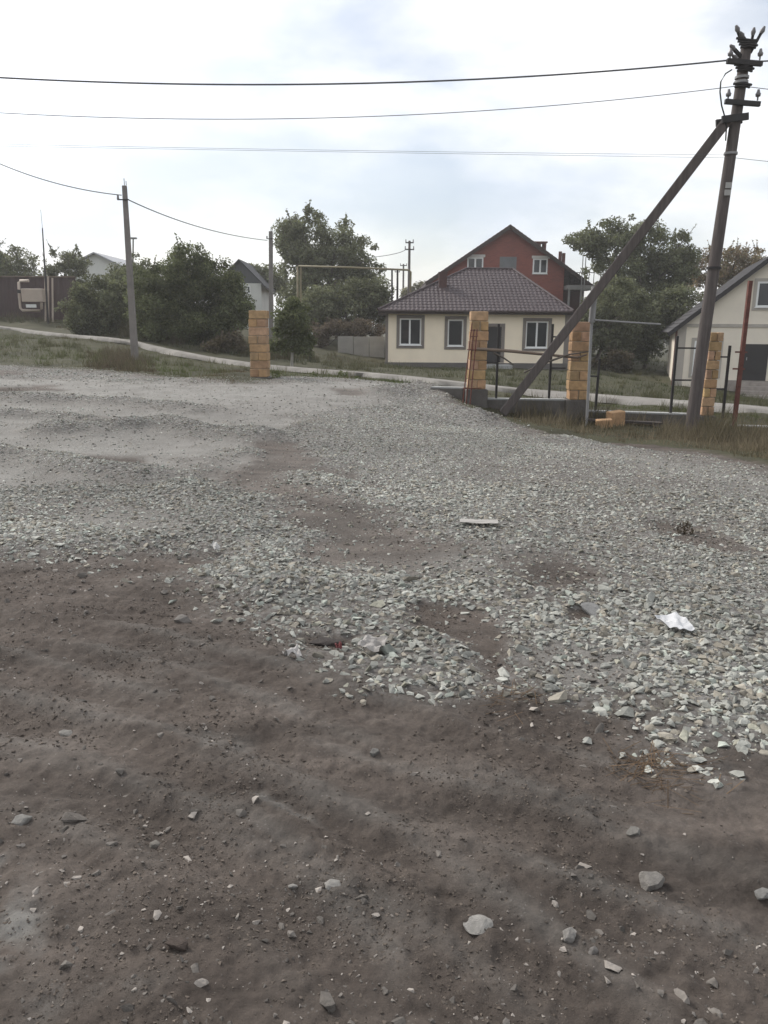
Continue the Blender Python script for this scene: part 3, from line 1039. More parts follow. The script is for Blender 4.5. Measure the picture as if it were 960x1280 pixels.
# ------------------------------------------------------------------ limestone pillars, plinth walls, posts
LIME = mat('shell_limestone', (.41, .268, .155), .95, .28, 7, .8, 60, attr='tint')
CONC = mat('poured_concrete', (.112, .102, .093), .95, .22, 3.5, .5, 30)
STEEL = mat('dark_steel', (.03, .027, .026), .6, .2, 3)
RUST = mat('rusty_steel', (.13, .052, .040), .85, .3, 14, .3, 60)

def pillar(label, u, vt, vp, vb, d, w, lean=0.0, seed=0):
    """stack of pale limestone blocks on a concrete footing: top, footing top and ground given as photo rows"""
    rng = random.Random(seed)
    base = P(u, vb, d)
    zt, zp = P(u, vt, d).z - base.z, P(u, vp, d).z - base.z
    r = thing('limestone_pillar', label, 'pillar', base, RAD(rng.uniform(-4, 4)))
    mb = MB()
    n = max(4, round((zt - zp) / .195))
    h = (zt - zp) / n
    for k in range(n):
        z0 = zp + k * h
        jx, jy = rng.uniform(-.010, .010) + lean * (z0 - zp), rng.uniform(-.010, .010)
        g = .012
        parts = [(-w / 2, -.006, -w / 2, w / 2), (.006, w / 2, -w / 2, w / 2)] if k % 2 == 0 else [(-w / 2, w / 2, -w / 2, -.006), (-w / 2, w / 2, .006, w / 2)]
        for x0, x1, y0, y1 in parts:
            s = rng.uniform(.80, 1.12)
            mb.tint = (s, s * rng.uniform(.94, 1.05), s * rng.uniform(.85, 1.1))
            e = [rng.uniform(-.007, .007) for _ in range(4)]
            mb.box(x0 + jx + e[0], x1 + jx + e[1], y0 + jy + e[2], y1 + jy + e[3], z0 + g / 2, z0 + h - g / 2)
    mb.build('block_stack', LIME, r, bevel=.014, tint=True)
    MB().box(-w / 2 + .03 + min(0, lean) * .5, w / 2 - .03 + max(0, lean) * .5, -w / 2 + .03, w / 2 - .03, zp, zt - .02).build('mortar', mat('pale_mortar', (.42, .35, .26), .95, .15, 12), r)
    e = .05
    MB().box(-w / 2 - e, w / 2 + e, -w / 2 - e, w / 2 + e, -.5, zp - .002).build('footing', CONC, r, bevel=.012)
    return r

pillar('limestone pillar standing alone left of the lot entrance, before the young tree', 325.5, 388, 471, 472, 20.0, .43, seed=4)
pillar('limestone pillar with rusty reinforcing rods leaning against its left side', 594, 389, 486, 508, 17.0, .36, .012, seed=5)
pillar('limestone pillar crossed by branches, on raised concrete footing beside the grey pipe', 718, 402, 499, 527, 16.8, .375, .0, seed=8)
pillar('limestone pillar half hidden behind the leaning utility pole', 879.5, 415, 519, 537, 16.7, .25, .02, seed=9)

def plinth(label, a, b, vta, vtb, th=.22):
    """low concrete wall from photo spot a=(u, d) to b, top rows vta and vtb"""
    A, B = P(a[0], vta, a[1]), P(b[0], vtb, b[1])
    n = Vector((B.x - A.x, B.y - A.y, 0)).normalized()
    s = Vector((-n.y, n.x, 0)) * (th / 2)
    dn = Vector((0, 0, 1.3))
    top = mat('pale_concrete', (.30, .30, .29))
    m = MB()
    c = Vector((0, 0, .03))
    vs = [A - s - dn, B - s - dn, B + s - dn, A + s - dn, A - s - c, B - s - c, B + s - c, A + s - c]
    m.add(vs, [(0, 1, 5, 4), (1, 2, 6, 5), (2, 3, 7, 6), (3, 0, 4, 7), (4, 5, 6, 7)])
    o = m.build('plinth_wall', CONC, None, off=(A + B) / 2 - dn)
    tag(o, label, 'low wall')
    s2 = s * 1.04
    m = MB()
    m.add([A - s2 - c, B - s2 - c, B + s2 - c, A + s2 - c, A - s2, B - s2, B + s2, A + s2],
          [(0, 1, 5, 4), (1, 2, 6, 5), (2, 3, 7, 6), (3, 0, 4, 7), (4, 5, 6, 7), (0, 1, 2, 3)])
    m.build('screed_top', top, o, off=(A + B) / 2 - dn).location = (0, 0, 0)
    return o
plinth('short dark concrete wall end running from the rod-leaning pillar into the gravel mound', (541, 17.5), (581, 17.1), 483, 484)
plinth('low concrete wall between the two nearer limestone pillars, behind the pole strut', (607, 17.0), (706, 16.8), 497.5, 498.5)
plinth('low concrete wall with pale top from branch-crossed pillar to the utility pole', (730, 16.8), (873, 16.7), 512.5, 517)
plinth('low concrete wall with pale top right of the utility pole, stepping lower', (893, 16.6), (1120, 16.2), 530.5, 537)

def post(label, u0, v0, u1, v1, d, bars, w=.046, material=None, group='steel fence posts'):
    """upright with short cross bars (v, u_end); top (u0, v0) and foot (u1, v1)"""
    t, b = P(u0, v0, d), P(u1, v1, d)
    r = thing('fence_post', label, 'fence post', b, 0, group)
    MB().beam((0, 0, -.15), t - b, w, w, (0, 1, 0)).build('upright', material or STEEL, r)
    for v, ua, ub in bars:
        MB().beam(P(ua, v, d - .0) - b, P(ub, v + .3, d) - b, .026, .032, (0, 0, 1)).build('cross_bar', material or STEEL, r)
    return r
post('dark steel fence post beside the rod-leaning pillar, before the house door', 623.5, 405, 620, 500, 17.0, [(453, 604, 621)])
post('dark steel fence post crossing the right window of the cream house', 691, 405, 686, 499, 16.9, [(421, 690, 709), (460, 688, 707)])
post('short dark steel fence post standing alone right of the grey pipe', 749.5, 448, 744, 513, 16.8, [(470, 728, 747)])
post('dark steel fence post with two bars on the left of the utility pole', 847, 420, 838, 516, 16.7, [(435, 846, 874), (475, 842, 872)])
post('dark steel fence post with two bars reaching left toward the half-hidden pillar', 912.5, 432, 902.5, 530, 16.6, [(446, 892, 911), (486, 886, 907)])
post('tall rust red steel post with two short cross pieces at the right edge', 938, 351, 916.5, 540, 16.4, [(440, 919, 934), (461, 916, 931)], .075, RUST)

def grey_pipe():
    a, b, c = P(743.5, 358, 16.2), P(739.5, 403, 16.2), P(734, 520, 16.2)
    r = thing('pipe_post', 'thin leaning grey pipe post with thicker upper sleeve beside the branch-crossed pillar', 'post', c)
    g = mat('grey_galvanised', (.27, .265, .26), .6, .15, 5)
    MB().tube([Vector((0, 0, -.2)), b - c], .030, 8).build('pipe', g, r)
    MB().tube([b - c, a - c], .062, 10).build('sleeve', g, r)
    MB().tube([P(743, 400, 16.15) - c, P(826, 405.5, 16.15) - c], .02, 6).build('side_rod', g, r)
grey_pipe()

def rebar():
    base = P(588, 508, 16.7)
    r = thing('rebar_cage', 'rusty reinforcing rods tied into a narrow cage leaning on a limestone pillar', 'rebar')
    r.location = base
    m = MB()
    for (u0, v0, d0, u1, v1, d1) in [(590, 404, 16.72, 577.5, 512, 16.45), (596.5, 411, 16.72, 587, 510, 16.45), (592.5, 412, 16.78, 582, 511, 16.6)]:
        MB().tube([P(u1, v1, d1) - base, P(u0, v0, d0) - base], .014, 6).build('rod', RUST, r)
    for va, ua, ub in [(437, 584, 608), (421, 587, 597), (486, 579, 602), (413, 588, 594)]:
        MB().tube([P(ua, va, 16.62) - base, P(ub, va - 1, 16.68) - base], .010, 5).build('tie', RUST, r)
rebar()

BARK = mat('grey_bark', (.10, .085, .072), .95, .25, 8, .4, 30, stretch=(1, 1, .3))
def stick(label, pts, rad, d, material=BARK, group=None, name='branch'):
    q = [P(u, v, dd) for (u, v, dd) in pts]
    o = MB().tube([p - q[0] for p in q], rad, 7).build(name, material, None)
    o.location = q[0]
    return tag(o, label, 'branch', group)
stick('long brown pole lying across both nearer pillars like a gate bar', [(596, 436, 16.65), (640, 439, 16.65), (680, 443, 16.6), (722, 447, 16.55), (734, 443, 16.5)], [.03, .035, .03, .025, .018], 0, mat('weathered_pole', (.17, .13, .10), .9, .25, 6, stretch=(.3, 1, 1)), name='pole_bar')
stick('thin crooked branch crossing the front of the footed limestone pillar', [(672, 457, 16.5), (692, 450, 16.5), (712, 443, 16.45), (740, 439, 16.5)], [.022, .02, .016, .01], 0)
stick('short dark branch dropping from the pole bar before the cream house door', [(617, 441, 16.6), (629, 447, 16.6), (642, 456, 16.6)], [.02, .018, .012], 0)
stick('slender branch rising from behind the strut toward the footed pillar', [(655, 466, 16.7), (676, 455, 16.65), (706, 444, 16.55)], [.02, .016, .010], 0)

def lime_blocks():
    for lab, u, v, w, h, rz, d in [('yellow limestone block standing on end at the fence foot', 769, 533, .34, .33, .35, 16.1),
                                   ('broken yellow limestone block lying beside the upright one', 755, 537, .32, .2, -.2, 15.8)]:
        p = P(u, v, d)
        p.z = Hs(p.x, p.y) - .02
        mb = MB()
        mb.tint = (1.05, 1.0, .95)
        mb.box(-w / 2, w / 2, -.1, .1, 0, h)
        o = mb.build('limestone_block', LIME, None, bevel=.018, tint=True)
        o.location, o.rotation_euler = p, (RAD(4), RAD(-5), rz)
        tag(o, lab, 'stone block')
    p = G(800, 536)
    o = MB().box(-.75, .75, -.10, .10, 0, .04).build('plank', mat('dark_plank', (.06, .05, .045), .9, .25, 5, stretch=(.3, 2, 2)), None, bevel=.004)
    p.z = Hs(p.x, p.y) + .06
    o.location, o.rotation_euler = (p.x - .25, p.y + .25, p.z), (0, RAD(2), RAD(-3))
    tag(o, 'dark plank lying at the wall foot beside the yellow blocks', 'plank')
lime_blocks()

# ------------------------------------------------------------------ utility poles and cables
WOOD = mat('weathered_wood_pole', (.105, .089, .083), .9, .25, 4, .5, 30, stretch=(6, 6, .5))
INS = mat('grey_insulator', (.16, .15, .15), .35, .15, 5, spec=.5)

def utility_pole():
    d = 15.5
    b, t = P(862, 541, d), P(934, 52, d)
    r = thing('utility_pole', 'leaning brown utility pole with strut, crossarms and insulators by the fence', 'utility pole', b)
    T = t - b
    L_ = T.length
    at = lambda v: (P(862 + (541 - v) / 489 * 72, v, d) - b)
    MB().tube([Vector((0, 0, -.5)), T * .3, T * .6, T], [.128, .115, .104, .092], 14).build('shaft', WOOD, r)
    s0, s1 = P(909, 151, d - .02) - b, P(629, 508, 16.35) - b
    s1.z -= .15
    st = MB().beam(s1, s0, .185, .18).build('strut', WOOD, r, bevel=.02)
    c = at(152)
    MB().beam(c + Vector((-.30, -.13, .0)), c + Vector((.17, -.13, .06)), .05, .12).beam(c + Vector((-.30, .13, .0)), c + Vector((.17, .13, .06)), .05, .12).build('clamp', STEEL, r)
    for v, l, rr in ((81, -.36, .27), (131, -.29, .34)):
        c = at(v)
        ca = MB().beam(c + Vector((l, -.13, .02)), c + Vector((rr, -.13, -.02)), .07, .08).build('crossarm', STEEL, r)
        for x in (l + .05, rr - .05):
            p = c + Vector((x, -.13, .04))
            MB().tube([p, p + Vector((0, 0, .06)), p + Vector((0, 0, .065)), p + Vector((0, 0, .11)), p + Vector((0, 0, .13)), p + Vector((0, 0, .18))],
                      [.014, .014, .04, .048, .032, .02], 10).build('insulator', INS, ca)
    # splayed hook arms with insulators at the head
    for u0, v0, u1, v1, w in [(931, 62, 923, 40, .045), (935, 58, 929, 47, .05), (938, 60, 941, 44, .04), (938, 66, 951, 42, .045), (930, 75, 918, 62, .05), (932, 84, 921, 74, .06)]:
        p, q = P(u0, v0, d) - b, P(u1, v1, d - .06) - b
        h = MB().beam(p, q, w, w).build('hook', STEEL, r)
        e = (q - p).normalized()
        MB().tube([q, q + e * .05, q + e * .12], [.03, .045, .018], 8).build('insulator', INS, h)
    for v, n in ((61, 4), (90, 3), (110, 2)):
        c = at(v)
        m = MB()
        for k in range(n):
            m.tube([c + Vector((-.13 - .03 * k, -.06, .05 * k)), c + Vector((0, -.15, .03 * k)), c + Vector((.14 + .03 * (k % 2), -.05, .04 * k))], .022, 6)
        m.build('wire_binding', STEEL, r)
    for v in (97, 103, 192, 335):
        c = at(v)
        MB().tube([c + Vector((0, 0, -.02)), c + Vector((0, 0, .02))], .135 if v > 300 else .122, 14).build('band', STEEL if v > 300 else mat('grey_galvanised', (.27, .265, .26)), r)
    for v, h in ((233, .10), (242, .10)):
        c = at(v)
        o = MB().box(-.058, .058, -.128, -.122, -h / 2, h / 2).build('number_plate', mat('pale_plate', (.36, .35, .33), .6, .08, 9), r)
        o.location = c
    MB().tube([P(u, v, d - .1) - b for u, v in ((915, 87), (907, 92), (901, 102), (900, 115), (902, 132), (906, 146), (908, 160), (907, 176))], .013, 6).build('drop_cable', mat('black_cable', (.02, .02, .02), .6, .1, 4), r)
utility_pole()

def concrete_pole(label, top, foot, d, w0, w1, extra=None):
    t, b = P(*top, d), P(*foot, d)
    b.z = min(b.z, Hs(b.x, b.y))
    r = thing('concrete_pole', label, 'utility pole', b)
    m = MB()
    T = t - b
    vs = []
    for p, w in ((Vector((0, 0, -.4)), w0), (T, w1)):
        vs += [p + Vector((sx * w / 2, sy * w / 2, 0)) for sx, sy in ((-1, -1), (1, -1), (1, 1), (-1, 1))]
    m.add(vs, [(0, 1, 5, 4), (1, 2, 6, 5), (2, 3, 7, 6), (3, 0, 4, 7), (4, 5, 6, 7)])
    m.build('shaft', mat('old_concrete', (.20, .182, .168), .95, .16, 2.5, .4, 20), r, bevel=.02)
    return r, b, t
POLE1 = concrete_pole('grey concrete pole rising in front of the big bush at left', (155.5, 232), (169, 453), 27.5, .225, .14)
POLE2 = concrete_pole('grey concrete pole behind the left limestone pillar, ending the sagging wire', (338.5, 289), (339, 455), 45, .24, .2)
for (r_, b_, t_), z in ((POLE1, -.45), (POLE2, -.4)):
    p = t_ - b_ + Vector((0, 0, z))
    MB().tube([p + Vector((-.22, -.12, 0)), p + Vector((.16, -.12, 0))], .022, 6).build('hook', STEEL, r_)
    MB().tube([p + Vector((-.2, -.12, 0)), p + Vector((-.2, -.12, .14))], [.045, .03], 8).build('insulator', INS, r_)
    MB().tube([t_ - b_, t_ - b_ + Vector((0, 0, .22))], .012, 5).tube([t_ - b_ + Vector((.06, 0, 0)), t_ - b_ + Vector((.06, 0, .14))], .012, 5).build('rebar_end', STEEL, r_)

def far_pole(label, u, vt, vb, d, arms):
    t, b = P(u, vt, d), P(u, vb, d)
    r = thing('crossarm_pole', label, 'utility pole', b, 0)
    h = t.z - b.z
    MB().tube([(0, 0, -1), (0, 0, h)], [.17, .12], 8).build('shaft', WOOD, r)
    for dv, half in arms:
        z = P(u, vt + dv, d).z - b.z
        ca = MB().box(-half, half, -.2, -.12, z - .06, z + .06).build('crossarm', STEEL, r)
        for x in (-half * .9, half * .9):
            MB().tube([(x, -.16, z + .06), (x, -.16, z + .32)], [.07, .05], 6).build('insulator', INS, ca)
far_pole('distant utility pole with two crossarms left of the brick house', 510.5, 301, 405, 85, [(2.5, .42), (11, .48)])
far_pole('small distant utility pole just left of the two-arm pole', 503.5, 330, 405, 120, [(2, .5)])
far_pole('smallest distant utility pole beside the yellow gas pipe bend', 496, 338, 405, 130, [(2, .4)])

CABLE = mat('grey_cable', (.10, .10, .105), .6, .1, 4)
def cable(label, pts, d, rad, ext=None, cat='cable', n=60):
    """sagging cable: quadratic through three photo points; pts (u, v[, d])"""
    q = [P(p[0], p[1], p[2] if len(p) > 2 else d) for p in pts]
    if len(q) == 3:
        ts = [0, (q[1] - q[0]).length, 0]
        ts[2] = ts[1] + (q[2] - q[1]).length
        end = ts[2] * (ext or 1)
        out = []
        for k in range(n + 1):
            t = end * k / n
            l0 = (t - ts[1]) * (t - ts[2]) / ((ts[0] - ts[1]) * (ts[0] - ts[2]))
            l1 = (t - ts[0]) * (t - ts[2]) / ((ts[1] - ts[0]) * (ts[1] - ts[2]))
            l2 = (t - ts[0]) * (t - ts[1]) / ((ts[2] - ts[0]) * (ts[2] - ts[1]))
            out.append(q[0] * l0 + q[1] * l1 + q[2] * l2)
    else:
        out = q
    o = MB().tube([p - out[0] for p in out], rad, 6).build('overhead_cable', CABLE, None)
    o.location = out[0]
    return tag(o, label, cat)
cable('thick twisted cable, topmost across the sky, from the leaning pole head', [(909, 75.5), (480, 103.5), (60, 100)], 15.4, .0145, 2.2)
cable('thinner overhead cable, second from the top, below the thick twisted one', [(921, 107.5), (480, 145), (95, 145.5)], 15.4, .0065, 2.2)
cable('very thin overhead wire, upper of the lowest close pair', [(914, 193.7), (500, 189), (250, 185)], 15.4, .003, 2.2)
cable('very thin overhead wire, lower of the lowest close pair', [(913, 197.3), (560, 192), (250, 187)], 15.4, .003, 2.2)
cable('short stretch of thick cable leaving the pole head to the right', [(944, 77), (1000, 74), (1200, 60)], 15.4, .013, 1.5)
cable('thin wire leaving the pole to the right below the upper crossarm', [(932, 108), (1000, 116), (1200, 130)], 15.4, .006, 1.5)
cable('thin wire leaving the pole to the right below the strut clamp', [(916, 197), (1000, 206), (1200, 224)], 15.4, .0045, 1.5)
cable('black wire from the left picture edge up to the grey concrete pole', [(152, 244, 27.4), (70, 229, 27.4), (-10, 200.5, 27.4)], 27.5, .016, 2.5)
cable('black wire sagging between the two grey concrete poles', [(160, 249.5, 27.6), (240, 281, 34.5), (334, 300.5, 44.9)], 27.5, .018, 1)
cable('short faint wire running left from the two-arm distant pole', [(508, 311, 84.8), (490, 318, 80), (440, 324, 76)], 80, .03, 1)

# ------------------------------------------------------------------ gas pipe, cabinet, sheet fence, wall, lamp
def gas_pipe():
    d = 47.0
    yel = mat('faded_yellow_paint', (.21, .18, .11), .6, .15, 3)
    g = P(373, 430, d)
    r = thing('gas_pipe', 'raised yellowish gas pipe crossing before the tall middle tree', 'pipe', (g.x, g.y, g.z))
    q = lambda u, v: P(u, v, d) - g
    MB().tube([q(372, 385), q(372, 334), q(373, 332.5), q(440, 334.5), q(511, 337.5), q(513.5, 340), q(513, 365)], .055, 8).build('pipe', yel, r)
    for u, v, vb in ((376, 334, 435), (490, 337, 430), (497, 337, 430)):
        MB().tube([q(u, vb), q(u, v)], .05, 8).build('support', mat('dark_steel', (.03, .027, .026)) if u > 480 else yel, r)
gas_pipe()

def left_yard():
    d = 53.0
    a, b = P(-150, 396, d), P(98, 396, d)
    gz = Hs(b.x, d)
    sheet = mat('brown_sheet_metal', (.048, .028, .027), .6, .15, 2)
    r = thing('sheet_fence', 'dark brown corrugated sheet fence behind the gas cabinet', 'fence', (b.x, d, gz))
    zt = P(40, 345.5, d).z - gz
    V, Fq = [], []
    n = int((b.x - a.x) / .12)
    for k in range(n + 1):
        x = a.x - b.x + (b.x - a.x) * k / n
        y = .03 if k % 4 in (0, 1) else -.02
        V += [(x, y, -.6), (x, y, zt)]
    Fq = [(2 * k, 2 * k + 2, 2 * k + 3, 2 * k + 1) for k in range(n)]
    link('sheet', fast_mesh('sheet', np.array(V), np.array(Fq)), sheet, r)
    MB().beam((a.x - b.x, -.04, zt - .01), (0, -.04, zt - .01), .07).build('top_rail', mat('tan_rail', (.16, .12, .09), .7, .15, 3), r)
    d = 51.0
    g = P(42, 398, d)
    c = thing('gas_cabinet', 'beige gas regulator cabinet on a pale pipe loop before the brown fence', 'cabinet', g)
    q = lambda u, v, y=0: P(u, v, d) - g + Vector((0, y, 0))
    bei = mat('beige_enamel', (.40, .33, .27), .5, .08, 3)
    p0, p1 = q(29.5, 377.5), q(54.5, 361)
    MB().box(p0.x, p1.x, -.25, .25, p0.z, p1.z).build('box', bei, c, bevel=.03)
    pp = mat('pale_pipe', (.42, .35, .29), .6, .1, 3)
    MB().tube([q(36, 351), q(25, 351), q(23.5, 353), q(24, 370), q(25.5, 385), q(28, 388), q(50, 388.5), q(52, 386), q(52, 378)], .085, 8).build('pipe', pp, c)
    MB().tube([q(24, 366.5), q(24, 362)], .13, 8).build('valve', mat('dark_steel', (.03, .027, .026)), c)
    a_, b_ = q(34, 384.5), q(46.5, 380.5)
    MB().box(a_.x, b_.x, -.16, -.14, a_.z, b_.z).build('notice', mat('white_plate', (.66, .66, .64), .5, .05, 3), c)
    for u, vt in ((54, 337), (57.5, 345), (63, 347)):
        MB().tube([q(u + .5, 403, .3), q(u, vt, .3)], .06, 8).build('stand_pipe', pp, c)
    d2 = 50.5
    b2, t2 = P(60, 402, d2), P(53, 285, d2)
    m = thing('mast', 'thin dark mast rising above the gas cabinet', 'mast', b2)
    T = t2 - b2
    MB().tube([Vector((0, 0, -.3)), T * .5, T], [.07, .06, .035], 8).build('pole', mat('dark_steel', (.03, .027, .026)), m)
    MB().tube([T, P(50.8, 262, d2) - b2], .012, 5).build('aerial', mat('dark_steel', (.03, .027, .026)), m)
left_yard()

def grey_wall():
    d = 47.5
    a, b = P(422, 445, d), P(481, 450, d)
    r = thing('concrete_wall', 'pale grey panel wall at the left end of the cream house', 'wall', ((a.x + b.x) / 2, d, min(a.z, b.z) - .2))
    n = 3
    w = (b.x - a.x) / n
    zt = P(450, 420.5, d).z - r.location.z
    cm = mat('light_grey_concrete', (.26, .252, .235), .95, .16, 1.3, .3, 12)
    for k in range(n):
        MB().box(a.x + k * w - r.location.x + .015, a.x + (k + 1) * w - r.location.x - .015, 0, .12, -.4, zt - .02 * (k % 2)).build('panel', cm, r, bevel=.01)
    d = 36
    b, t = P(387.5, 455, d), P(388, 415, d)
    s = thing('marker_post', 'thin dark post with a small white marker before the reddish shrub', 'post', b)
    MB().tube([(0, 0, -.3), t - b], .03, 6).build('post', STEEL, s)
    o = MB().box(-.1, .1, -.05, -.035, -.16, .16).box(-.03, .03, -.1, -.052, -.22, .1).build('marker', mat('white_plate', (.66, .66, .64)), s)
    o.location = P(388, 420, d) - b
    d = 62
    b, t = P(165.5, 400, d), P(166.5, 298.5, d)
    s = thing('street_lamp', 'tiny distant lamp post with flat head over the big bush', 'street lamp', b)
    MB().tube([(0, 0, 0), t - b], [.08, .05], 6).build('pole', STEEL, s)
    o = MB().box(-.26, .26, -.15, .15, -.02, .1).build('lamp_head', mat('grey_galvanised', (.27, .265, .26)), s, bevel=.02)
    o.location = t - b
grey_wall()

# ------------------------------------------------------------------ trees and bushes
def leaf_mesh(name, clumps, n, leaf, rng, yellow=.0, droop=.15, squash=.8):
    """many small leaf blades spread through a set of clumps (x, y, z, r)"""
    c = np.asarray(clumps, float)
    wgt = c[:, 3] ** 2.2
    idx = rng.choice(len(c), n, p=wgt / wgt.sum())
    d = rng.normal(size=(n, 3))
    d /= np.linalg.norm(d, axis=1, keepdims=True)
    rad = rng.random(n) ** .5
    ctr = c[idx, :3] + d * (rad * c[idx, 3])[:, None] * np.array([1, 1, squash])
    nrm = d * .6 + rng.normal(size=(n, 3)) * .7 + np.array([0, 0, .5])
    nrm /= np.linalg.norm(nrm, axis=1, keepdims=True)
    t = np.cross(nrm, rng.normal(size=(n, 3)))
    t /= np.linalg.norm(t, axis=1, keepdims=True) + 1e-9
    b = np.cross(nrm, t)
    s = leaf * rng.uniform(.55, 1.35, n)[:, None]
    tip = np.array([0, 0, -1.0]) * s * droop
    V = np.stack([ctr - t * s, ctr - b * s * .48 + t * s * .1, ctr + t * s + tip, ctr + b * s * .48 + t * s * .1], 1).reshape(-1, 3)
    Fq = np.arange(4 * n).reshape(n, 4)
    cb = rng.uniform(.7, 1.3, len(c))[idx]
    lb = cb * rng.uniform(.65, 1.4, n)
    tint = np.stack([lb * (1 + yellow * rng.random(n)), lb, lb * rng.uniform(.8, 1.1, n)], 1)
    return fast_mesh(name, V, Fq, tint=np.repeat(tint, 4, axis=0))

def envelope(ells, d, n, cr, rng, shell=.45, fine=.45):
    """clumps inside ellipses traced as (u, v, half width px, half height px[, depth offset m])"""
    out = []
    k = d / F
    areas = np.array([e[2] * e[3] for e in ells], float)
    for i in rng.choice(len(ells), n, p=areas / areas.sum()):
        e = ells[i]
        c = P(e[0], e[1], d + (e[4] if len(e) > 4 else 0))
        w = rng.normal(size=3)
        w /= np.linalg.norm(w)
        rr = shell + (1 - shell) * rng.random() ** .6 if rng.random() < .75 else rng.random() ** .5
        r = cr * rng.uniform(.55, 1.35)
        if rng.random() < fine:
            r *= .45
            rr = rng.uniform(.86, 1.1)
        ax = np.array([max(e[2] * k - r * .6, .1), max((e[2] + e[3]) * .5 * k - r * .6, .1), max(e[3] * k - r * .6, .1)])
        out.append((c.x + w[0] * rr * ax[0], c.y + w[1] * rr * ax[1], c.z + w[2] * rr * ax[2], r))
    return np.array(out)

def plant(name, label, cat, foot, d, ells, ncl, cr, nleaf, leaf, color, seed, trunk=.15, nlimb=9, group=None, yellow=.0, shoots=0, trans=.42,
          crown='crown', stem='trunk', bark=None, shell=.45):
    rng = np.random.default_rng(seed)
    p = P(foot[0], foot[1], d)
    z = Hs(p.x, p.y)
    o = Vector((p.x, p.y, z))
    r = thing(name, label, cat, o, 0, group)
    cl = envelope(ells, d, ncl, cr, rng, shell, .45 if name == 'tree' else .18)
    cl[:, 2] = np.maximum(cl[:, 2], z + cl[:, 3] * .35)
    m = MB()
    zc = np.percentile(cl[:, 2], 35)
    top = Vector((float(cl[:, 0].mean()), float(cl[:, 1].mean()), float(max(zc, z + .4))))
    T = top - o
    m.tube([Vector((0, 0, -.3)), T * .35 + Vector((trunk * .3, 0, 0)), T * .7, T], [trunk * 1.25, trunk, trunk * .85, trunk * .7], 8)
    far = rng.choice(len(cl), min(nlimb, len(cl)), replace=False)
    for i in far:
        e = Vector(cl[i, :3]) - o
        s = T * rng.uniform(.45, 1.0)
        mid = (s + e) * .5 + Vector(rng.normal(size=3) * .12 * (e - s).length) * .6
        m.tube([s, mid, e], [trunk * .5, trunk * .3, trunk * .1], 6, caps=False)
    ex = []
    for _ in range(shoots):
        i = rng.integers(len(cl))
        i = np.argsort(-cl[:, 2])[rng.integers(max(3, len(cl) // 3))]
        s = Vector(cl[i, :3]) - o
        e = s + Vector((rng.normal() * .45, rng.normal() * .3, rng.uniform(.6, 1.2))) * cr * 1.15
        m.tube([s, (s + e) / 2, e], [.03, .02, .008], 4, caps=False)
        for t in np.linspace(.3, 1, 5):
            q = s + (e - s) * t + o
            ex.append((q.x, q.y, q.z, cr * .17 * (1.25 - t * .7)))
    m.build(stem, bark or BARK, r)
    if ex: cl = np.concatenate([cl, np.array(ex)])
    me = leaf_mesh(crown, cl - np.array([o.x, o.y, o.z, 0]), nleaf, leaf, rng, yellow)
    link(crown, me, leafmat('leaf_' + '_'.join('%03d' % int(x * 1000) for x in color), color, trans), r)
    return r

DK, OL, GR, BR = (.158, .168, .102), (.18, .17, .11), (.13, .145, .078), (.15, .122, .094)
TG = 'trees behind the houses'
plant('tree', 'tall loose-topped tree rising behind the gas pipe', 'tree', (405, 430), 60, [(398, 305, 52, 40), (370, 300, 26, 30), (430, 320, 42, 38), (455, 350, 34, 36), (385, 350, 46, 46), (420, 385, 60, 34)], 170, .9, 46000, .115, DK, 1, .3, 16, TG, shoots=26)
plant('tree', 'broad dark tree with layered airy crown behind the pole strut', 'tree', (782, 440), 56, [(775, 303, 46, 30), (735, 302, 30, 15), (815, 312, 44, 34), (842, 330, 28, 40), (778, 342, 46, 36), (835, 345, 30, 30), (790, 385, 64, 38)], 190, .75, 46000, .11, DK, 2, .3, 18, TG, shoots=20, shell=.55)
plant('tree', 'thin-leaved brownish tree above the roof of the pale gabled house', 'tree', (905, 420), 60, [(900, 335, 38, 34), (880, 352, 34, 32), (935, 345, 34, 34), (965, 352, 36, 30), (895, 385, 46, 34)], 140, .65, 17000, .105, OL, 3, .22, 18, TG, yellow=.35, shoots=40)
plant('tree', 'rounded dark tree at the left edge behind the brown fence', 'tree', (15, 400), 62, [(12, 330, 36, 30), (-25, 335, 36, 34), (20, 358, 44, 28)], 80, .95, 18000, .12, DK, 4, .25, 8, TG, shoots=5)
plant('tree', 'sparse see-through tree between the mast and the white house', 'tree', (82, 400), 58, [(80, 328, 26, 20), (98, 335, 20, 17), (68, 345, 22, 18), (88, 360, 26, 22)], 80, .5, 7000, .10, DK, 5, .13, 14, TG, shoots=14)
plant('tree', 'young slim tree standing just right of the lone left pillar', 'tree', (364, 462), 31, [(366, 405, 28, 28), (352, 425, 20, 20), (380, 428, 18, 20), (365, 385, 18, 14)], 70, .36, 10000, .065, GR, 6, .06, 9, None, bark=mat('pale_bark', (.33, .31, .27), .9, .2, 6))
BG = 'bushes along the far side of the road'
plant('bush', 'large dense bush with spiky shoots behind the left concrete pole', 'bush', (232, 432), 39, [(235, 345, 50, 38), (200, 360, 42, 40), (270, 358, 40, 40), (232, 392, 82, 38), (292, 388, 34, 36), (255, 405, 62, 30), (200, 400, 50, 32)], 300, .52, 90000, .07, GR, 7, .12, 10, BG, shoots=46, crown='foliage', stem='stem')
plant('bush', 'low wide bush between the sheet fence and the left concrete pole', 'bush', (125, 425), 43, [(125, 378, 40, 33), (155, 382, 30, 36), (100, 392, 30, 26), (135, 405, 52, 20)], 170, .5, 40000, .078, DK, 8, .1, 8, BG, shoots=10, crown='foliage', stem='stem')
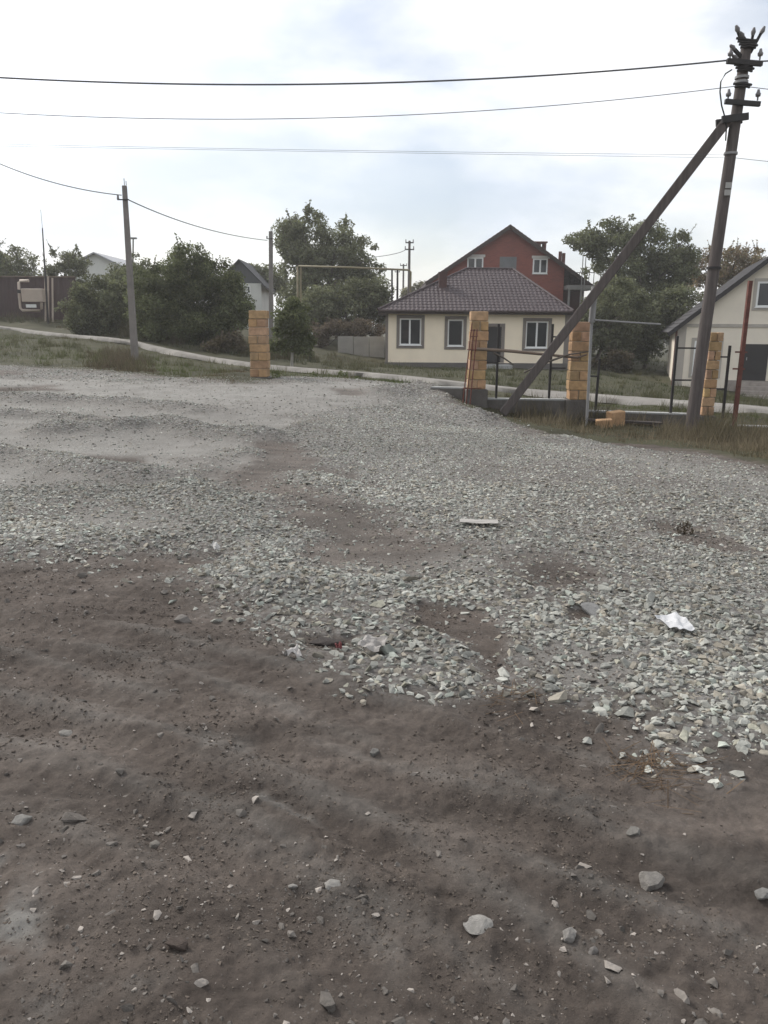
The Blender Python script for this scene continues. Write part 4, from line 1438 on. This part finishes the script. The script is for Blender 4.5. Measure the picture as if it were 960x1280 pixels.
plant('bush', 'dark undergrowth bush under the tall middle tree', 'bush', (440, 415), 54, [(440, 380, 46, 34), (400, 390, 36, 34), (472, 378, 26, 32)], 110, .75, 24000, .105, DK, 9, .12, 8, BG, crown='foliage', stem='stem')
plant('bush', 'reddish brown dry shrub mass above the grey panel wall', 'bush', (440, 425), 50, [(420, 412, 34, 14), (455, 412, 32, 14), (395, 425, 18, 22)], 80, .36, 13000, .07, BR, 10, .06, 10, BG, shoots=20, crown='foliage', stem='stem')
plant('bush', 'dark bush under the broad tree, right of the brick house', 'bush', (740, 440), 50, [(775, 390, 34, 46), (762, 420, 36, 36), (728, 425, 16, 30), (735, 405, 14, 30)], 120, .65, 24000, .10, DK, 11, .12, 8, BG, crown='foliage', stem='stem')
plant('bush', 'dark bush against the left side of the pale gabled house', 'bush', (805, 455), 52, [(800, 410, 38, 40), (825, 400, 30, 40), (790, 435, 40, 24), (845, 385, 34, 32)], 120, .65, 26000, .10, DK, 12, .12, 8, BG, crown='foliage', stem='stem')
plant('bush', 'small bush behind the small white house with the grey gable', 'bush', (328, 400), 72, [(325, 345, 22, 18), (345, 355, 22, 20), (310, 350, 16, 12)], 40, .9, 4500, .17, DK, 13, .1, 6, BG, crown='foliage', stem='stem')
plant('bush', 'tiny far bush showing between the distant poles and the brown roof', 'bush', (528, 405), 95, [(528, 358, 14, 11), (515, 368, 14, 10), (540, 366, 14, 10)], 26, .8, 2200, .2, OL, 14, .1, 6, BG, crown='foliage', stem='stem')
plant('bush', 'dry brownish bush low between the big bush and the lone left pillar', 'bush', (285, 445), 36, [(288, 430, 22, 16), (270, 437, 20, 10)], 30, .4, 2800, .085, (.12, .10, .07), 15, .05, 8, BG, shoots=14, crown='foliage', stem='stem')
plant('bush', 'reddish leafless bush behind the footed pillar on the open grass', 'bush', (775, 470), 47, [(772, 452, 22, 16), (752, 455, 12, 12)], 30, .4, 2200, .1, (.085, .072, .05), 16, .05, 8, BG, shoots=8, crown='foliage', stem='stem')
plant('bush', 'dark bush crowding the back corner between both right-hand houses', 'bush', (715, 420), 66, [(765, 385, 30, 36), (790, 375, 40, 40)], 70, 1.0, 8500, .18, DK, 17, .12, 8, BG, crown='foliage', stem='stem')
plant('bush', 'dark bush filling the gap between the low wide bush and the big one', 'bush', (165, 425), 46, [(158, 365, 32, 40), (185, 362, 30, 44), (170, 395, 40, 30)], 130, .6, 34000, .085, DK, 18, .1, 6, BG, crown='foliage', stem='stem')

def treeline():
    """far wood that closes the horizon all round"""
    rng = np.random.default_rng(50)
    cl = []
    for a in np.linspace(0, 2 * math.pi, 520, endpoint=False):
        front = abs(((a + math.pi) % (2 * math.pi)) - math.pi) < RAD(48)
        dist = rng.uniform(125, 165)
        x, y = dist * math.sin(a), dist * math.cos(a)
        g = float(base_h(x, y)[0])
        h = 2.6 + 1.6 * math.sin(a * 9) + 1.2 * math.sin(a * 23 + 1)
        for _ in range(7):
            r = rng.uniform(1.0, 2.0)
            cl.append((x + rng.normal() * 2, y + rng.normal() * 2, g + rng.uniform(.3, 1) * max(1.5, h + 1.2), r))
    me = leaf_mesh('treeline', np.array(cl), 60000, .5, rng)
    tag(link('treeline', me, leafmat('leaf_far', (.07, .075, .055), .15)), kind='stuff')
treeline()

# ------------------------------------------------------------------ grass
def in_poly(poly, n, rng):
    lo, hi = poly.min(0), poly.max(0)
    xs, ys = [], []
    got = 0
    while got < n:
        x, y = rng.uniform(lo[0], hi[0], n), rng.uniform(lo[1], hi[1], n)
        k = sdist(poly, x, y) > 0
        xs.append(x[k]); ys.append(y[k])
        got += int(k.sum())
        if not k.any(): break
    return np.concatenate(xs)[:n], np.concatenate(ys)[:n]

def grass(name, regions, material, seed):
    """regions: (outline px, blades, hmin, hmax, width, colour a, colour b)"""
    rng = np.random.default_rng(seed)
    VV, TT = [], []
    for px, n, h0, h1, w, ca, cb in regions:
        poly = gpoly(px) if not isinstance(px, np.ndarray) else px
        x, y = in_poly(poly, n, rng)
        nt_ = max(8, len(x) // 70)
        k = rng.random(len(x)) < .5
        ti = rng.integers(nt_, size=len(x))
        tr_ = rng.uniform(.04, .16, nt_)
        x = np.where(k, x[ti] + rng.normal(size=len(x)) * tr_[ti], x)
        y = np.where(k, y[ti] + rng.normal(size=len(x)) * tr_[ti], y)
        tall = np.where(k, rng.uniform(.9, 1.9, nt_)[ti], .8)
        hue = np.where(k, (rng.random(nt_) - .5)[ti] * .7, 0)
        pn = fbm(x * .9, y * .9, seed, 4)
        keep = rng.random(len(x)) < np.clip(.75 + pn * 1.2, .12, 1)
        x, y, pn, tall, hue = x[keep], y[keep], pn[keep], tall[keep], hue[keep]
        e = np.clip(sdist(poly, x, y) / .8, .25, 1)
        n = len(x)
        z = H(x, y)
        h = (h0 + (h1 - h0) * rng.random(n) ** 1.8) * (1 + pn * .9) * e * tall
        for cu, cv, cd, crad in ((766, 540, 15.3, .9), (766, 545, 14.6, .8)):   # trodden around the stacked blocks
            cc = P(cu, cv, cd)
            h = np.where(np.hypot(x - cc.x, y - cc.y) < crad, h * .3, h)
        a = rng.uniform(0, 2 * math.pi, n)
        ln = h * rng.uniform(.1, .75, n)
        b = rng.uniform(0, 2 * math.pi, n)
        ww = w * rng.uniform(.6, 1.4, n)
        p0 = np.stack([x - np.cos(a) * ww, y - np.sin(a) * ww, z - .02], 1)
        p1 = np.stack([x + np.cos(a) * ww, y + np.sin(a) * ww, z - .02], 1)
        p2 = np.stack([x + np.cos(b) * ln, y + np.sin(b) * ln, z + h], 1)
        VV.append(np.stack([p0, p1, p2], 1).reshape(-1, 3))
        mixv = np.clip(.5 + pn * 1.6 + hue + rng.normal(size=n) * .22, 0, 1)[:, None]
        c = (np.array(ca) * (1 - mixv) + np.array(cb) * mixv) * rng.uniform(.7, 1.3, n)[:, None]
        TT.append(np.repeat(c, 3, axis=0))
    V = np.concatenate(VV)
    me = fast_mesh(name, V, np.arange(len(V)).reshape(-1, 3), tint=np.concatenate(TT))
    return tag(link(name, me, material), kind='stuff')
GM = leafmat('grass_blade', (1, 1, 1), .25)
DRY, DRY2 = (.20, .165, .112), (.125, .11, .07)
GRN, GRN2, OLV = (.072, .084, .040), (.118, .138, .060), (.11, .106, .060)
grass('dry_grass', [([(598, 506), (720, 524), (800, 530), (880, 536), (980, 545), (1200, 565), (1250, 640), (960, 580), (880, 563), (820, 553), (740, 547), (650, 530)], 42000, .06, .34, .007, DRY, DRY2),
                    ([(835, 532), (960, 542), (1200, 560), (1230, 620), (960, 576), (870, 558)], 15000, .10, .42, .007, DRY, DRY2),
                    ([(110, 440), (190, 448), (200, 468), (110, 462)], 11000, .08, .45, .010, (.11, .085, .065), DRY2),
                    ([(230, 462), (320, 466), (312, 486), (255, 480)], 4000, .04, .14, .008, DRY2, (.14, .10, .07)),
                    ([(395, 440), (480, 452), (480, 462), (395, 456)], 3000, .1, .4, .010, DRY2, OLV)], GM, 5)
grass('grass', [([(612, 494), (720, 508), (960, 530), (1200, 545), (1200, 538), (960, 522), (800, 509), (640, 497)], 9000, .05, .22, .008, GRN2, OLV),
                ([(395, 462), (480, 468), (640, 486), (800, 500), (960, 514), (1200, 528), (1200, 490), (905, 491), (830, 482), (760, 468), (715, 466), (480, 458), (400, 452)], 24000, .06, .24, .010, GRN, OLV),
                ([(700, 468), (835, 482), (850, 460), (800, 440), (700, 445)], 9000, .08, .3, .014, GRN, OLV),
                ([(-200, 412), (0, 416), (100, 430), (200, 446), (312, 467), (318, 478), (210, 470), (100, 459), (0, 453), (-250, 450)], 26000, .05, .26, .009, GRN2, OLV),
                ([(-130, 401), (0, 410), (100, 424), (200, 439), (330, 462), (480, 474), (480, 478), (330, 467), (200, 445), (100, 429), (0, 415), (-130, 406)], 9000, .05, .26, .009, GRN2, DRY2),
                ([(480, 480), (640, 495), (800, 508), (960, 521), (960, 525), (800, 512), (640, 499), (480, 483)], 3500, .04, .2, .008, GRN2, DRY2),
                ([(330, 468), (400, 470), (560, 484), (560, 490), (440, 473), (350, 470)], 5000, .04, .2, .008, GRN, GRN2),
                ([(-200, 400), (60, 404), (150, 424), (250, 440), (400, 458), (400, 448), (300, 430), (150, 412), (40, 397), (-200, 394)], 16000, .15, .6, .014, GRN, DRY2),
                ([(-60, 481), (40, 483), (78, 488), (30, 490), (-60, 491)], 1500, .02, .07, .008, (.035, .035, .022), OLV)], GM, 6)  # last region: dark blades deepening the painted far-left shadow

WG = 'weeds on the lot rim'
def weed(label, u, v, size, seed, color=GRN2, group=WG):
    rng = np.random.default_rng(seed)
    p = G(u, v)
    p.z = Hs(p.x, p.y)
    V, Fq, T = [], [], []
    n = 90
    for k in range(n):
        a, t = rng.uniform(0, 6.283), rng.random()
        rr = size * .5 * rng.random() ** .6
        s = size * rng.uniform(.08, .17)
        c = np.array([math.cos(a) * rr, math.sin(a) * rr, size * .75 * t * (1 - .5 * rr / size)])
        d1 = rng.normal(size=3); d1 /= np.linalg.norm(d1)
        d2 = np.cross(d1, rng.normal(size=3)); d2 /= np.linalg.norm(d2)
        V += [c - d1 * s, c + d2 * s * .4, c + d1 * s, c - d2 * s * .4]
        T += [np.array(color) * rng.uniform(.6, 1.4)] * 4
    Fq = np.arange(4 * n).reshape(n, 4)
    o = link('weed', fast_mesh('weed', np.array(V), Fq, tint=np.array(T)), GM)
    o.location = p
    return tag(o, label, 'weed', group)
weed('leafy green weed, tallest on the lot rim, in front of the panel wall', 428, 472, .34, 1)
weed('small leafy weed right of the tallest rim weed', 446, 474, .22, 2)
weed('low weed at the foot of the lone left pillar, gravel side', 345, 472, .24, 3)
weed('low weed at the rim midway between the young tree and tallest weed', 392, 471, .22, 4)
weed('dark dry weed clump on the right half of the gravel', 856, 667, .14, 5, (.085, .07, .052), None)

# ------------------------------------------------------------------ crushed stone, pebbles and single stones
def chip_shapes(k, npts, seed, flat):
    out = []
    rng = np.random.default_rng(seed)
    for _ in range(k):
        bm = bmesh.new()
        p = rng.normal(size=(npts, 3))
        p /= np.linalg.norm(p, axis=1, keepdims=True)
        p *= rng.uniform(.8, 1.1, (npts, 1)) * np.array([1, rng.uniform(.6, .9), flat * rng.uniform(.75, 1.25)])
        for q in p: bm.verts.new(q)
        res = bmesh.ops.convex_hull(bm, input=bm.verts[:])
        bmesh.ops.delete(bm, geom=[v for v in bm.verts if not v.link_faces], context='VERTS')
        bmesh.ops.triangulate(bm, faces=bm.faces[:])
        bm.verts.index_update()
        out.append((np.array([v.co[:] for v in bm.verts]), np.array([[v.index for v in f.verts] for f in bm.faces])))
        bm.free()
    return out

def rot_mats(rng, n, tilt):
    yaw = rng.uniform(0, 2 * math.pi, n)
    ax = rng.uniform(0, 2 * math.pi, n)
    th = rng.normal(size=n) * tilt
    kx, ky = np.cos(ax), np.sin(ax)
    c, s, C = np.cos(th), np.sin(th), 1 - np.cos(th)
    T = np.zeros((n, 3, 3))
    T[:, 0, 0] = c + kx * kx * C; T[:, 0, 1] = kx * ky * C; T[:, 0, 2] = ky * s
    T[:, 1, 0] = kx * ky * C; T[:, 1, 1] = c + ky * ky * C; T[:, 1, 2] = -kx * s
    T[:, 2, 0] = -ky * s; T[:, 2, 1] = kx * s; T[:, 2, 2] = c
    Y = np.zeros((n, 3, 3))
    Y[:, 0, 0] = np.cos(yaw); Y[:, 0, 1] = -np.sin(yaw); Y[:, 1, 0] = np.sin(yaw); Y[:, 1, 1] = np.cos(yaw); Y[:, 2, 2] = 1
    return T @ Y

def scatter(shapes, x, y, z, size, tint, rng, tilt):
    VV, FF, TT = [], [], []
    off = 0
    which = rng.integers(len(shapes), size=len(x))
    for k, (sv, sf) in enumerate(shapes):
        i = np.where(which == k)[0]
        if not len(i): continue
        R = rot_mats(rng, len(i), tilt)
        v = np.einsum('nij,mj->nmi', R, sv) * size[i][:, None, None]
        v += np.stack([x[i], y[i], z[i]], 1)[:, None, :]
        m = len(sv)
        f = sf[None] + (off + np.arange(len(i)) * m)[:, None, None]
        VV.append(v.reshape(-1, 3)); FF.append(f.reshape(-1, 3))
        TT.append(np.repeat(tint[i], m, axis=0))
        off += len(i) * m
    return np.concatenate(VV), np.concatenate(FF), np.concatenate(TT)

def stone_tint(rng, n, dusty=.32):
    b = np.clip(rng.normal(1, .2, n), .5, 1.6)
    t = np.stack([b * .99, b, b * .96], 1) * np.array([1, 1, 1])
    k = rng.random(n) < dusty
    t[k] *= np.array([.82, .75, .69])
    k = rng.random(n) < .10
    t[k] *= np.array([.96, 1.02, 1.0]) * 1.2
    return t

STONE = mat('crushed_limestone', (.298, .293, .272), .92, .2, 30, .3, 80, attr='tint')
PEB = mat('dusty_pebble', (.185, .168, .152), .95, .2, 30, .3, 80, attr='tint')

def build_gravel():
    rng = np.random.default_rng(77)
    VV, FF, TT = [], [], []
    off = 0
    sh_n, sh_f = chip_shapes(14, 11, 1, .5), chip_shapes(8, 7, 2, .5)
    for r0, r1, n, s0, s1, sh in [(2.3, 5, 49600, .005, .038, sh_n), (5, 8, 81840, .007, .031, sh_n), (8, 13, 117800, .010, .029, sh_f), (13, 19, 74400, .016, .036, sh_f), (19, 29, 44640, .020, .045, sh_f)]:
        r = np.sqrt(rng.uniform(r0 * r0, r1 * r1, n))
        a = rng.uniform(RAD(-41), RAD(41), n)
        x, y = r * np.sin(a), r * np.cos(a)
        zn = zones(x, y)
        k = rng.random(n) < np.clip(zn[0] * 1.05, 0, 1) ** 1.15 + .03 * zn[4] * (1 - .7 * zn[1])
        x, y = x[k], y[k]
        z = H(x, y)
        n = len(x)
        size = s0 + (s1 - s0) * rng.random(n) ** 2.8
        big = rng.random(n) < .02
        size[big] *= 1.6
        z = z + size * rng.uniform(-.25, .25, n)
        cl = fbm(x * .8, y * .8, 123, 3)
        t = stone_tint(rng, n) * (1 + cl * .35)[:, None]
        v, f, t = scatter(sh, x, y, z, size, t, rng, .42)
        VV.append(v); FF.append(f + off); TT.append(t)
        off += len(v)
    me = fast_mesh('gravel', np.concatenate(VV), np.concatenate(FF), tint=np.concatenate(TT))
    tag(link('gravel', me, STONE), kind='stuff')
    # crumbs, pebbles and clods lying on the bare soil
    VV, FF, TT = [], [], []
    off = 0
    for r0, r1, n, s0, s1, sh, lo in [(1.2, 3.2, 9000, .0022, .009, sh_f, .8), (3.2, 7, 9000, .004, .014, sh_f, .8), (1.2, 7, 6000, .007, .022, sh_n, .9), (1.2, 6.5, 600, .014, .036, sh_n, 1.0), (7, 16, 4000, .01, .03, sh_f, .9)]:
        r = np.sqrt(rng.uniform(r0 * r0, r1 * r1, n))
        a = rng.uniform(RAD(-40), RAD(40), n)
        x, y = r * np.sin(a), r * np.cos(a)
        zn = zones(x, y)
        pn = fbm(x * 1.6, y * 1.6, 222, 3)
        k = (rng.random(n) < np.clip(.36 + pn * 2.2, .04, 1)) & (zn[0] < .5) & (zn[2] < .3)
        x, y = x[k], y[k]
        n = len(x)
        size = s0 + (s1 - s0) * rng.random(n) ** 2.4
        z = H(x, y) + size * rng.uniform(-.15, .25, n)
        b = np.where(rng.random(n) < .6, rng.uniform(.42, .8, n), rng.uniform(.8, 1.9, n))
        t = np.stack([b, b * .985, b * .96], 1)
        v, f, t = scatter(sh, x, y, z, size, t, rng, .5)
        VV.append(v); FF.append(f + off); TT.append(t)
        off += len(v)
    V1, F1, T1, off1 = [], [], [], 0
    for r0, r1, n, s0, s1 in [(1.2, 2.6, 26000, .0018, .009), (2.6, 5, 36000, .003, .013), (5, 8, 20000, .005, .018)]:
        r = np.sqrt(rng.uniform(r0 * r0, r1 * r1, n))
        a = rng.uniform(RAD(-40), RAD(40), n)
        x, y = r * np.sin(a), r * np.cos(a)
        zn = zones(x, y)
        pn = fbm(x * 3.1, y * 3.1, 322, 3)
        k = (rng.random(n) < np.clip(.45 + pn * 2.0, .05, 1)) & (zn[0] < .4) & (zn[2] < .3)
        x, y = x[k], y[k]
        n = len(x)
        size = s0 + (s1 - s0) * rng.random(n) ** 3
        z = H(x, y) + size * .1
        b = rng.uniform(.6, 1.35, n)
        v, f, t = scatter(sh_f, x, y, z, size, np.stack([b, b, b], 1), rng, .6)
        V1.append(v); F1.append(f + off1); T1.append(t)
        off1 += len(v)
    tag(link('soil_crumbs', fast_mesh('soil_crumbs', np.concatenate(V1), np.concatenate(F1), tint=np.concatenate(T1)),
             mat('dry_soil_crumb', (.10, .082, .067), .95, .2, 20, attr='tint')), kind='stuff')
    me = fast_mesh('pebbles', np.concatenate(VV), np.concatenate(FF), tint=np.concatenate(TT))
    tag(link('pebbles', me, PEB), kind='stuff')
build_gravel()

def stone(label, u, v, w, h, seed, c=(.30, .285, .265), flat=.5, sub=1, yaw=0.0, cat='stone', name='stone', elong=1.0):
    """single stone: w, h = its size in the photo in pixels"""
    rng = np.random.default_rng(seed)
    p = G(u, v)
    s = (p - CAMPOS).length / F * w / 2
    bm = bmesh.new()
    q = rng.normal(size=(16, 3))
    q /= np.linalg.norm(q, axis=1, keepdims=True)
    q *= rng.uniform(.86, 1.06, (16, 1)) * np.array([1, .72 * elong, flat])
    for k in q: bm.verts.new(k)
    bmesh.ops.convex_hull(bm, input=bm.verts[:])
    bmesh.ops.delete(bm, geom=[x for x in bm.verts if not x.link_faces], context='VERTS')
    bmesh.ops.triangulate(bm, faces=bm.faces[:])
    for it in range(2):
        bmesh.ops.subdivide_edges(bm, edges=bm.edges[:], cuts=1, use_grid_fill=True)
        bmesh.ops.smooth_vert(bm, verts=bm.verts[:], factor=.14 + .1 * it, use_axis_x=True, use_axis_y=True, use_axis_z=True)
    for x in bm.verts:
        k = np.array(x.co[:])
        n_ = float(fbm(np.array([k[0] * 2.3 + seed]), np.array([k[1] * 2.3 + k[2] * 3.1]), seed, 3)[0])
        x.co *= 1.05 + .15 * n_
    me = bpy.data.meshes.new(name)
    bm.to_mesh(me)
    bm.free()
    o = link(name, me, mat('stone_%d' % seed, tuple(q_ * .80 for q_ in c), .92, .22, 2.5, .6, 18))
    o.scale = (s, s, s)
    o.rotation_euler = (rng.normal() * .12, rng.normal() * .12, yaw)
    o.location = (p.x, p.y, Hs(p.x, p.y) + s * flat * .25)
    return tag(o, label, cat)

stone('pale angular slab stone lying alone on bare soil, largest light stone near the bottom', 598, 1163, 36, 26, 1, (.36, .34, .31), .35, yaw=.3)
stone('rounded grey boulder half sunk in the soil at lower right', 815, 1098, 40, 28, 2, (.26, .24, .215), .6)
stone('squarish pale stone standing beside a smaller chip at lower right', 712, 1171, 22, 26, 3, (.31, .29, .265), .7, yaw=1.0)
stone('small dull chip just right of the squarish pale stone', 741, 1189, 15, 12, 4, (.25, .23, .21), .5, yaw=.8)
stone('small light stone with pointed end left of bottom centre', 417, 1111, 23, 15, 5, (.36, .34, .31), .45, yaw=-.4)
stone('small pale pebble pair-mate, left of the pointed light stone', 366, 1108, 13, 10, 6, (.36, .34, .31), .5)
stone('broad brown rock, biggest on the soil at the left side', 100, 1022, 38, 28, 7, (.17, .15, .132), .6, yaw=.6)
stone('light angular rock by the left edge, left of the broad brown rock', 27, 1026, 25, 19, 8, (.30, .285, .26), .5, yaw=.2)
stone('flat brown-grey stone right of the broad brown rock', 192, 1050, 24, 13, 9, (.24, .22, .19), .4)
stone('round pebble alone on smooth soil below the gravel tongue', 468, 941, 15, 14, 10, (.24, .23, .21), .75)
stone('grey stone cut by the right edge above the corner', 955, 1118, 20, 20, 11, (.29, .28, .26), .7)
stone('small round grey stone with chipped top above the half sunk boulder', 790, 1048, 18, 14, 12, (.25, .235, .21), .65)
stone('large flat grey slab lying on the gravel left of the white paper', 738, 762, 42, 30, 13, (.25, .245, .235), .28, yaw=-.5, elong=1.2)
stone('reddish brown rounded stone low at the lower left', 223, 1193, 30, 18, 14, (.105, .082, .068), .5)
stone('pale stone on the soil near the left edge, below the gravel', 82, 914, 17, 12, 15, (.33, .31, .28), .6)
stone('brown oval stone just below the left gravel edge', 88, 744, 17, 11, 16, (.19, .16, .14), .55)
stone('long low light stone below the left gravel band', 229, 783, 26, 15, 17, (.22, .20, .18), .45, yaw=-.4)
stone('dark flat clod at the gravel tongue edge, left of the red scrap', 407, 803, 46, 14, 18, (.06, .05, .045), .3, cat='clod', name='clod')
stone('long narrow dark stone tilting out of the right gravel heap corner', 749, 917, 30, 26, 19, (.15, .135, .12), .4, yaw=1.1, elong=.5)
stone('grey-green stone at the tip of the gravel tongue', 690, 862, 22, 15, 20, (.28, .28, .255), .5)

# ------------------------------------------------------------------ litter
def sheet(label, name, cat, u, v, w, l, yaw, tilt, color, curl=.03, seed=0, lift=.03, roll=0):
    rng = np.random.default_rng(seed)
    p = G(u, v)
    n = 14
    V, Fq = [], []
    for j in range(n + 1):
        for i in range(n + 1):
            a, b = i / n - .5, j / n - .5
            zz = curl * (2.2 * fbm(np.array([a * 3 + seed]), np.array([b * 3]), seed, 2)[0] + 1.6 * abs(a) ** 2 + abs(a + b * .6) * .8)
            e = 1 + .06 * math.sin(9 * a + seed) * (abs(b) > .49)
            V.append((a * w * e, b * l, zz))
    for j in range(n):
        for i in range(n):
            k = j * (n + 1) + i
            Fq.append((k, k + 1, k + n + 2, k + n + 1))
    o = link(name, fast_mesh(name, np.array(V), np.array(Fq), smooth=False), mat('litter_%s_%d' % (name, seed), color, .7, .04, 8))
    s = o.modifiers.new('thick', 'SOLIDIFY')
    s.thickness = .002
    o.location = (p.x, p.y, Hs(p.x, p.y) + lift)
    o.rotation_euler = (tilt, roll, yaw)
    return tag(o, label, cat)
sheet('crumpled white paper sheet lying on the gravel at right', 'paper', 'paper', 842, 792, .135, .17, .25, .06, (.50, .50, .50), .016, 1, .045)
sheet('thin pale board lying flat in mid gravel with a dark underside', 'board', 'board', 598, 665, .30, .10, -.12, .03, (.33, .31, .285), .004, 2, .035)
sheet('torn greyish card folded on the gravel tongue', 'card', 'card', 467, 818, .12, .12, -.5, .2, (.30, .28, .26), .02, 3, .04)
sheet('scrap of white plastic at the left end of the gravel tongue', 'plastic_scrap', 'litter', 366, 828, .075, .07, .6, .15, (.42, .40, .38), .025, 4, .02)
sheet('small red scrap beside the torn card', 'red_scrap', 'litter', 423, 819, .03, .035, .3, .3, (.16, .05, .05), .015, 5, .03)
sheet('small white scrap on the gravel at the lower left gravel bend', 'paper_scrap', 'litter', 268, 693, .05, .08, .9, .2, (.42, .41, .39), .02, 6, .04)

def straw():
    rng = np.random.default_rng(9)
    V, T = [], []
    for cx, cy, rx, ry, n in [(822, 968, 60, 26, 110), (620, 882, 30, 14, 25), (660, 870, 40, 20, 20)]:
        c = G(cx, cy)
        ex, ey = (G(cx + rx, cy) - c).length, (G(cx, cy - ry) - c).length
        x = c.x + rng.normal(size=n) * ex * .5
        y = c.y + rng.normal(size=n) * ey * .5
        z = H(x, y) + rng.uniform(.002, .012, n)
        a = rng.normal(size=n) * .8 + .3
        l = rng.uniform(.02, .10, n)
        w = rng.uniform(.0008, .0018, n)
        dx, dy = np.cos(a) * l, np.sin(a) * l
        px_, py_ = -np.sin(a) * w, np.cos(a) * w
        dz = rng.normal(size=n) * .012
        q = np.stack([np.stack([x - dx - px_, y - dy - py_, z - dz], 1), np.stack([x - dx + px_, y - dy + py_, z - dz], 1),
                      np.stack([x + dx + px_, y + dy + py_, z + dz], 1), np.stack([x + dx - px_, y + dy - py_, z + dz], 1)], 1)
        V.append(q.reshape(-1, 3))
        T.append(np.repeat(np.array([.15, .105, .07]) * rng.uniform(.5, 1.3, (n, 1)), 4, axis=0))
    V = np.concatenate(V)
    tag(link('straw', fast_mesh('straw', V, np.arange(len(V)).reshape(-1, 4), tint=np.concatenate(T)), GM), kind='stuff')
straw()

# ------------------------------------------------------------------ thin air haze round the whole place
hz = MB().box(-960, 960, -960, 960, -16, 22).build('haze', None)
hm_ = bpy.data.materials.new('thin_haze')
hm_.use_nodes = True
hm_.node_tree.nodes.clear()
ho = hm_.node_tree.nodes.new('ShaderNodeOutputMaterial')
hv = hm_.node_tree.nodes.new('ShaderNodeVolumePrincipled')
hv.inputs['Color'].default_value = (1.0, .985, .97, 1)
hv.inputs['Density'].default_value = .0009
hv.inputs['Anisotropy'].default_value = .3
hm_.node_tree.links.new(hv.outputs['Volume'], ho.inputs['Volume'])
hz.data.materials.append(hm_)
tag(hz, kind='stuff')
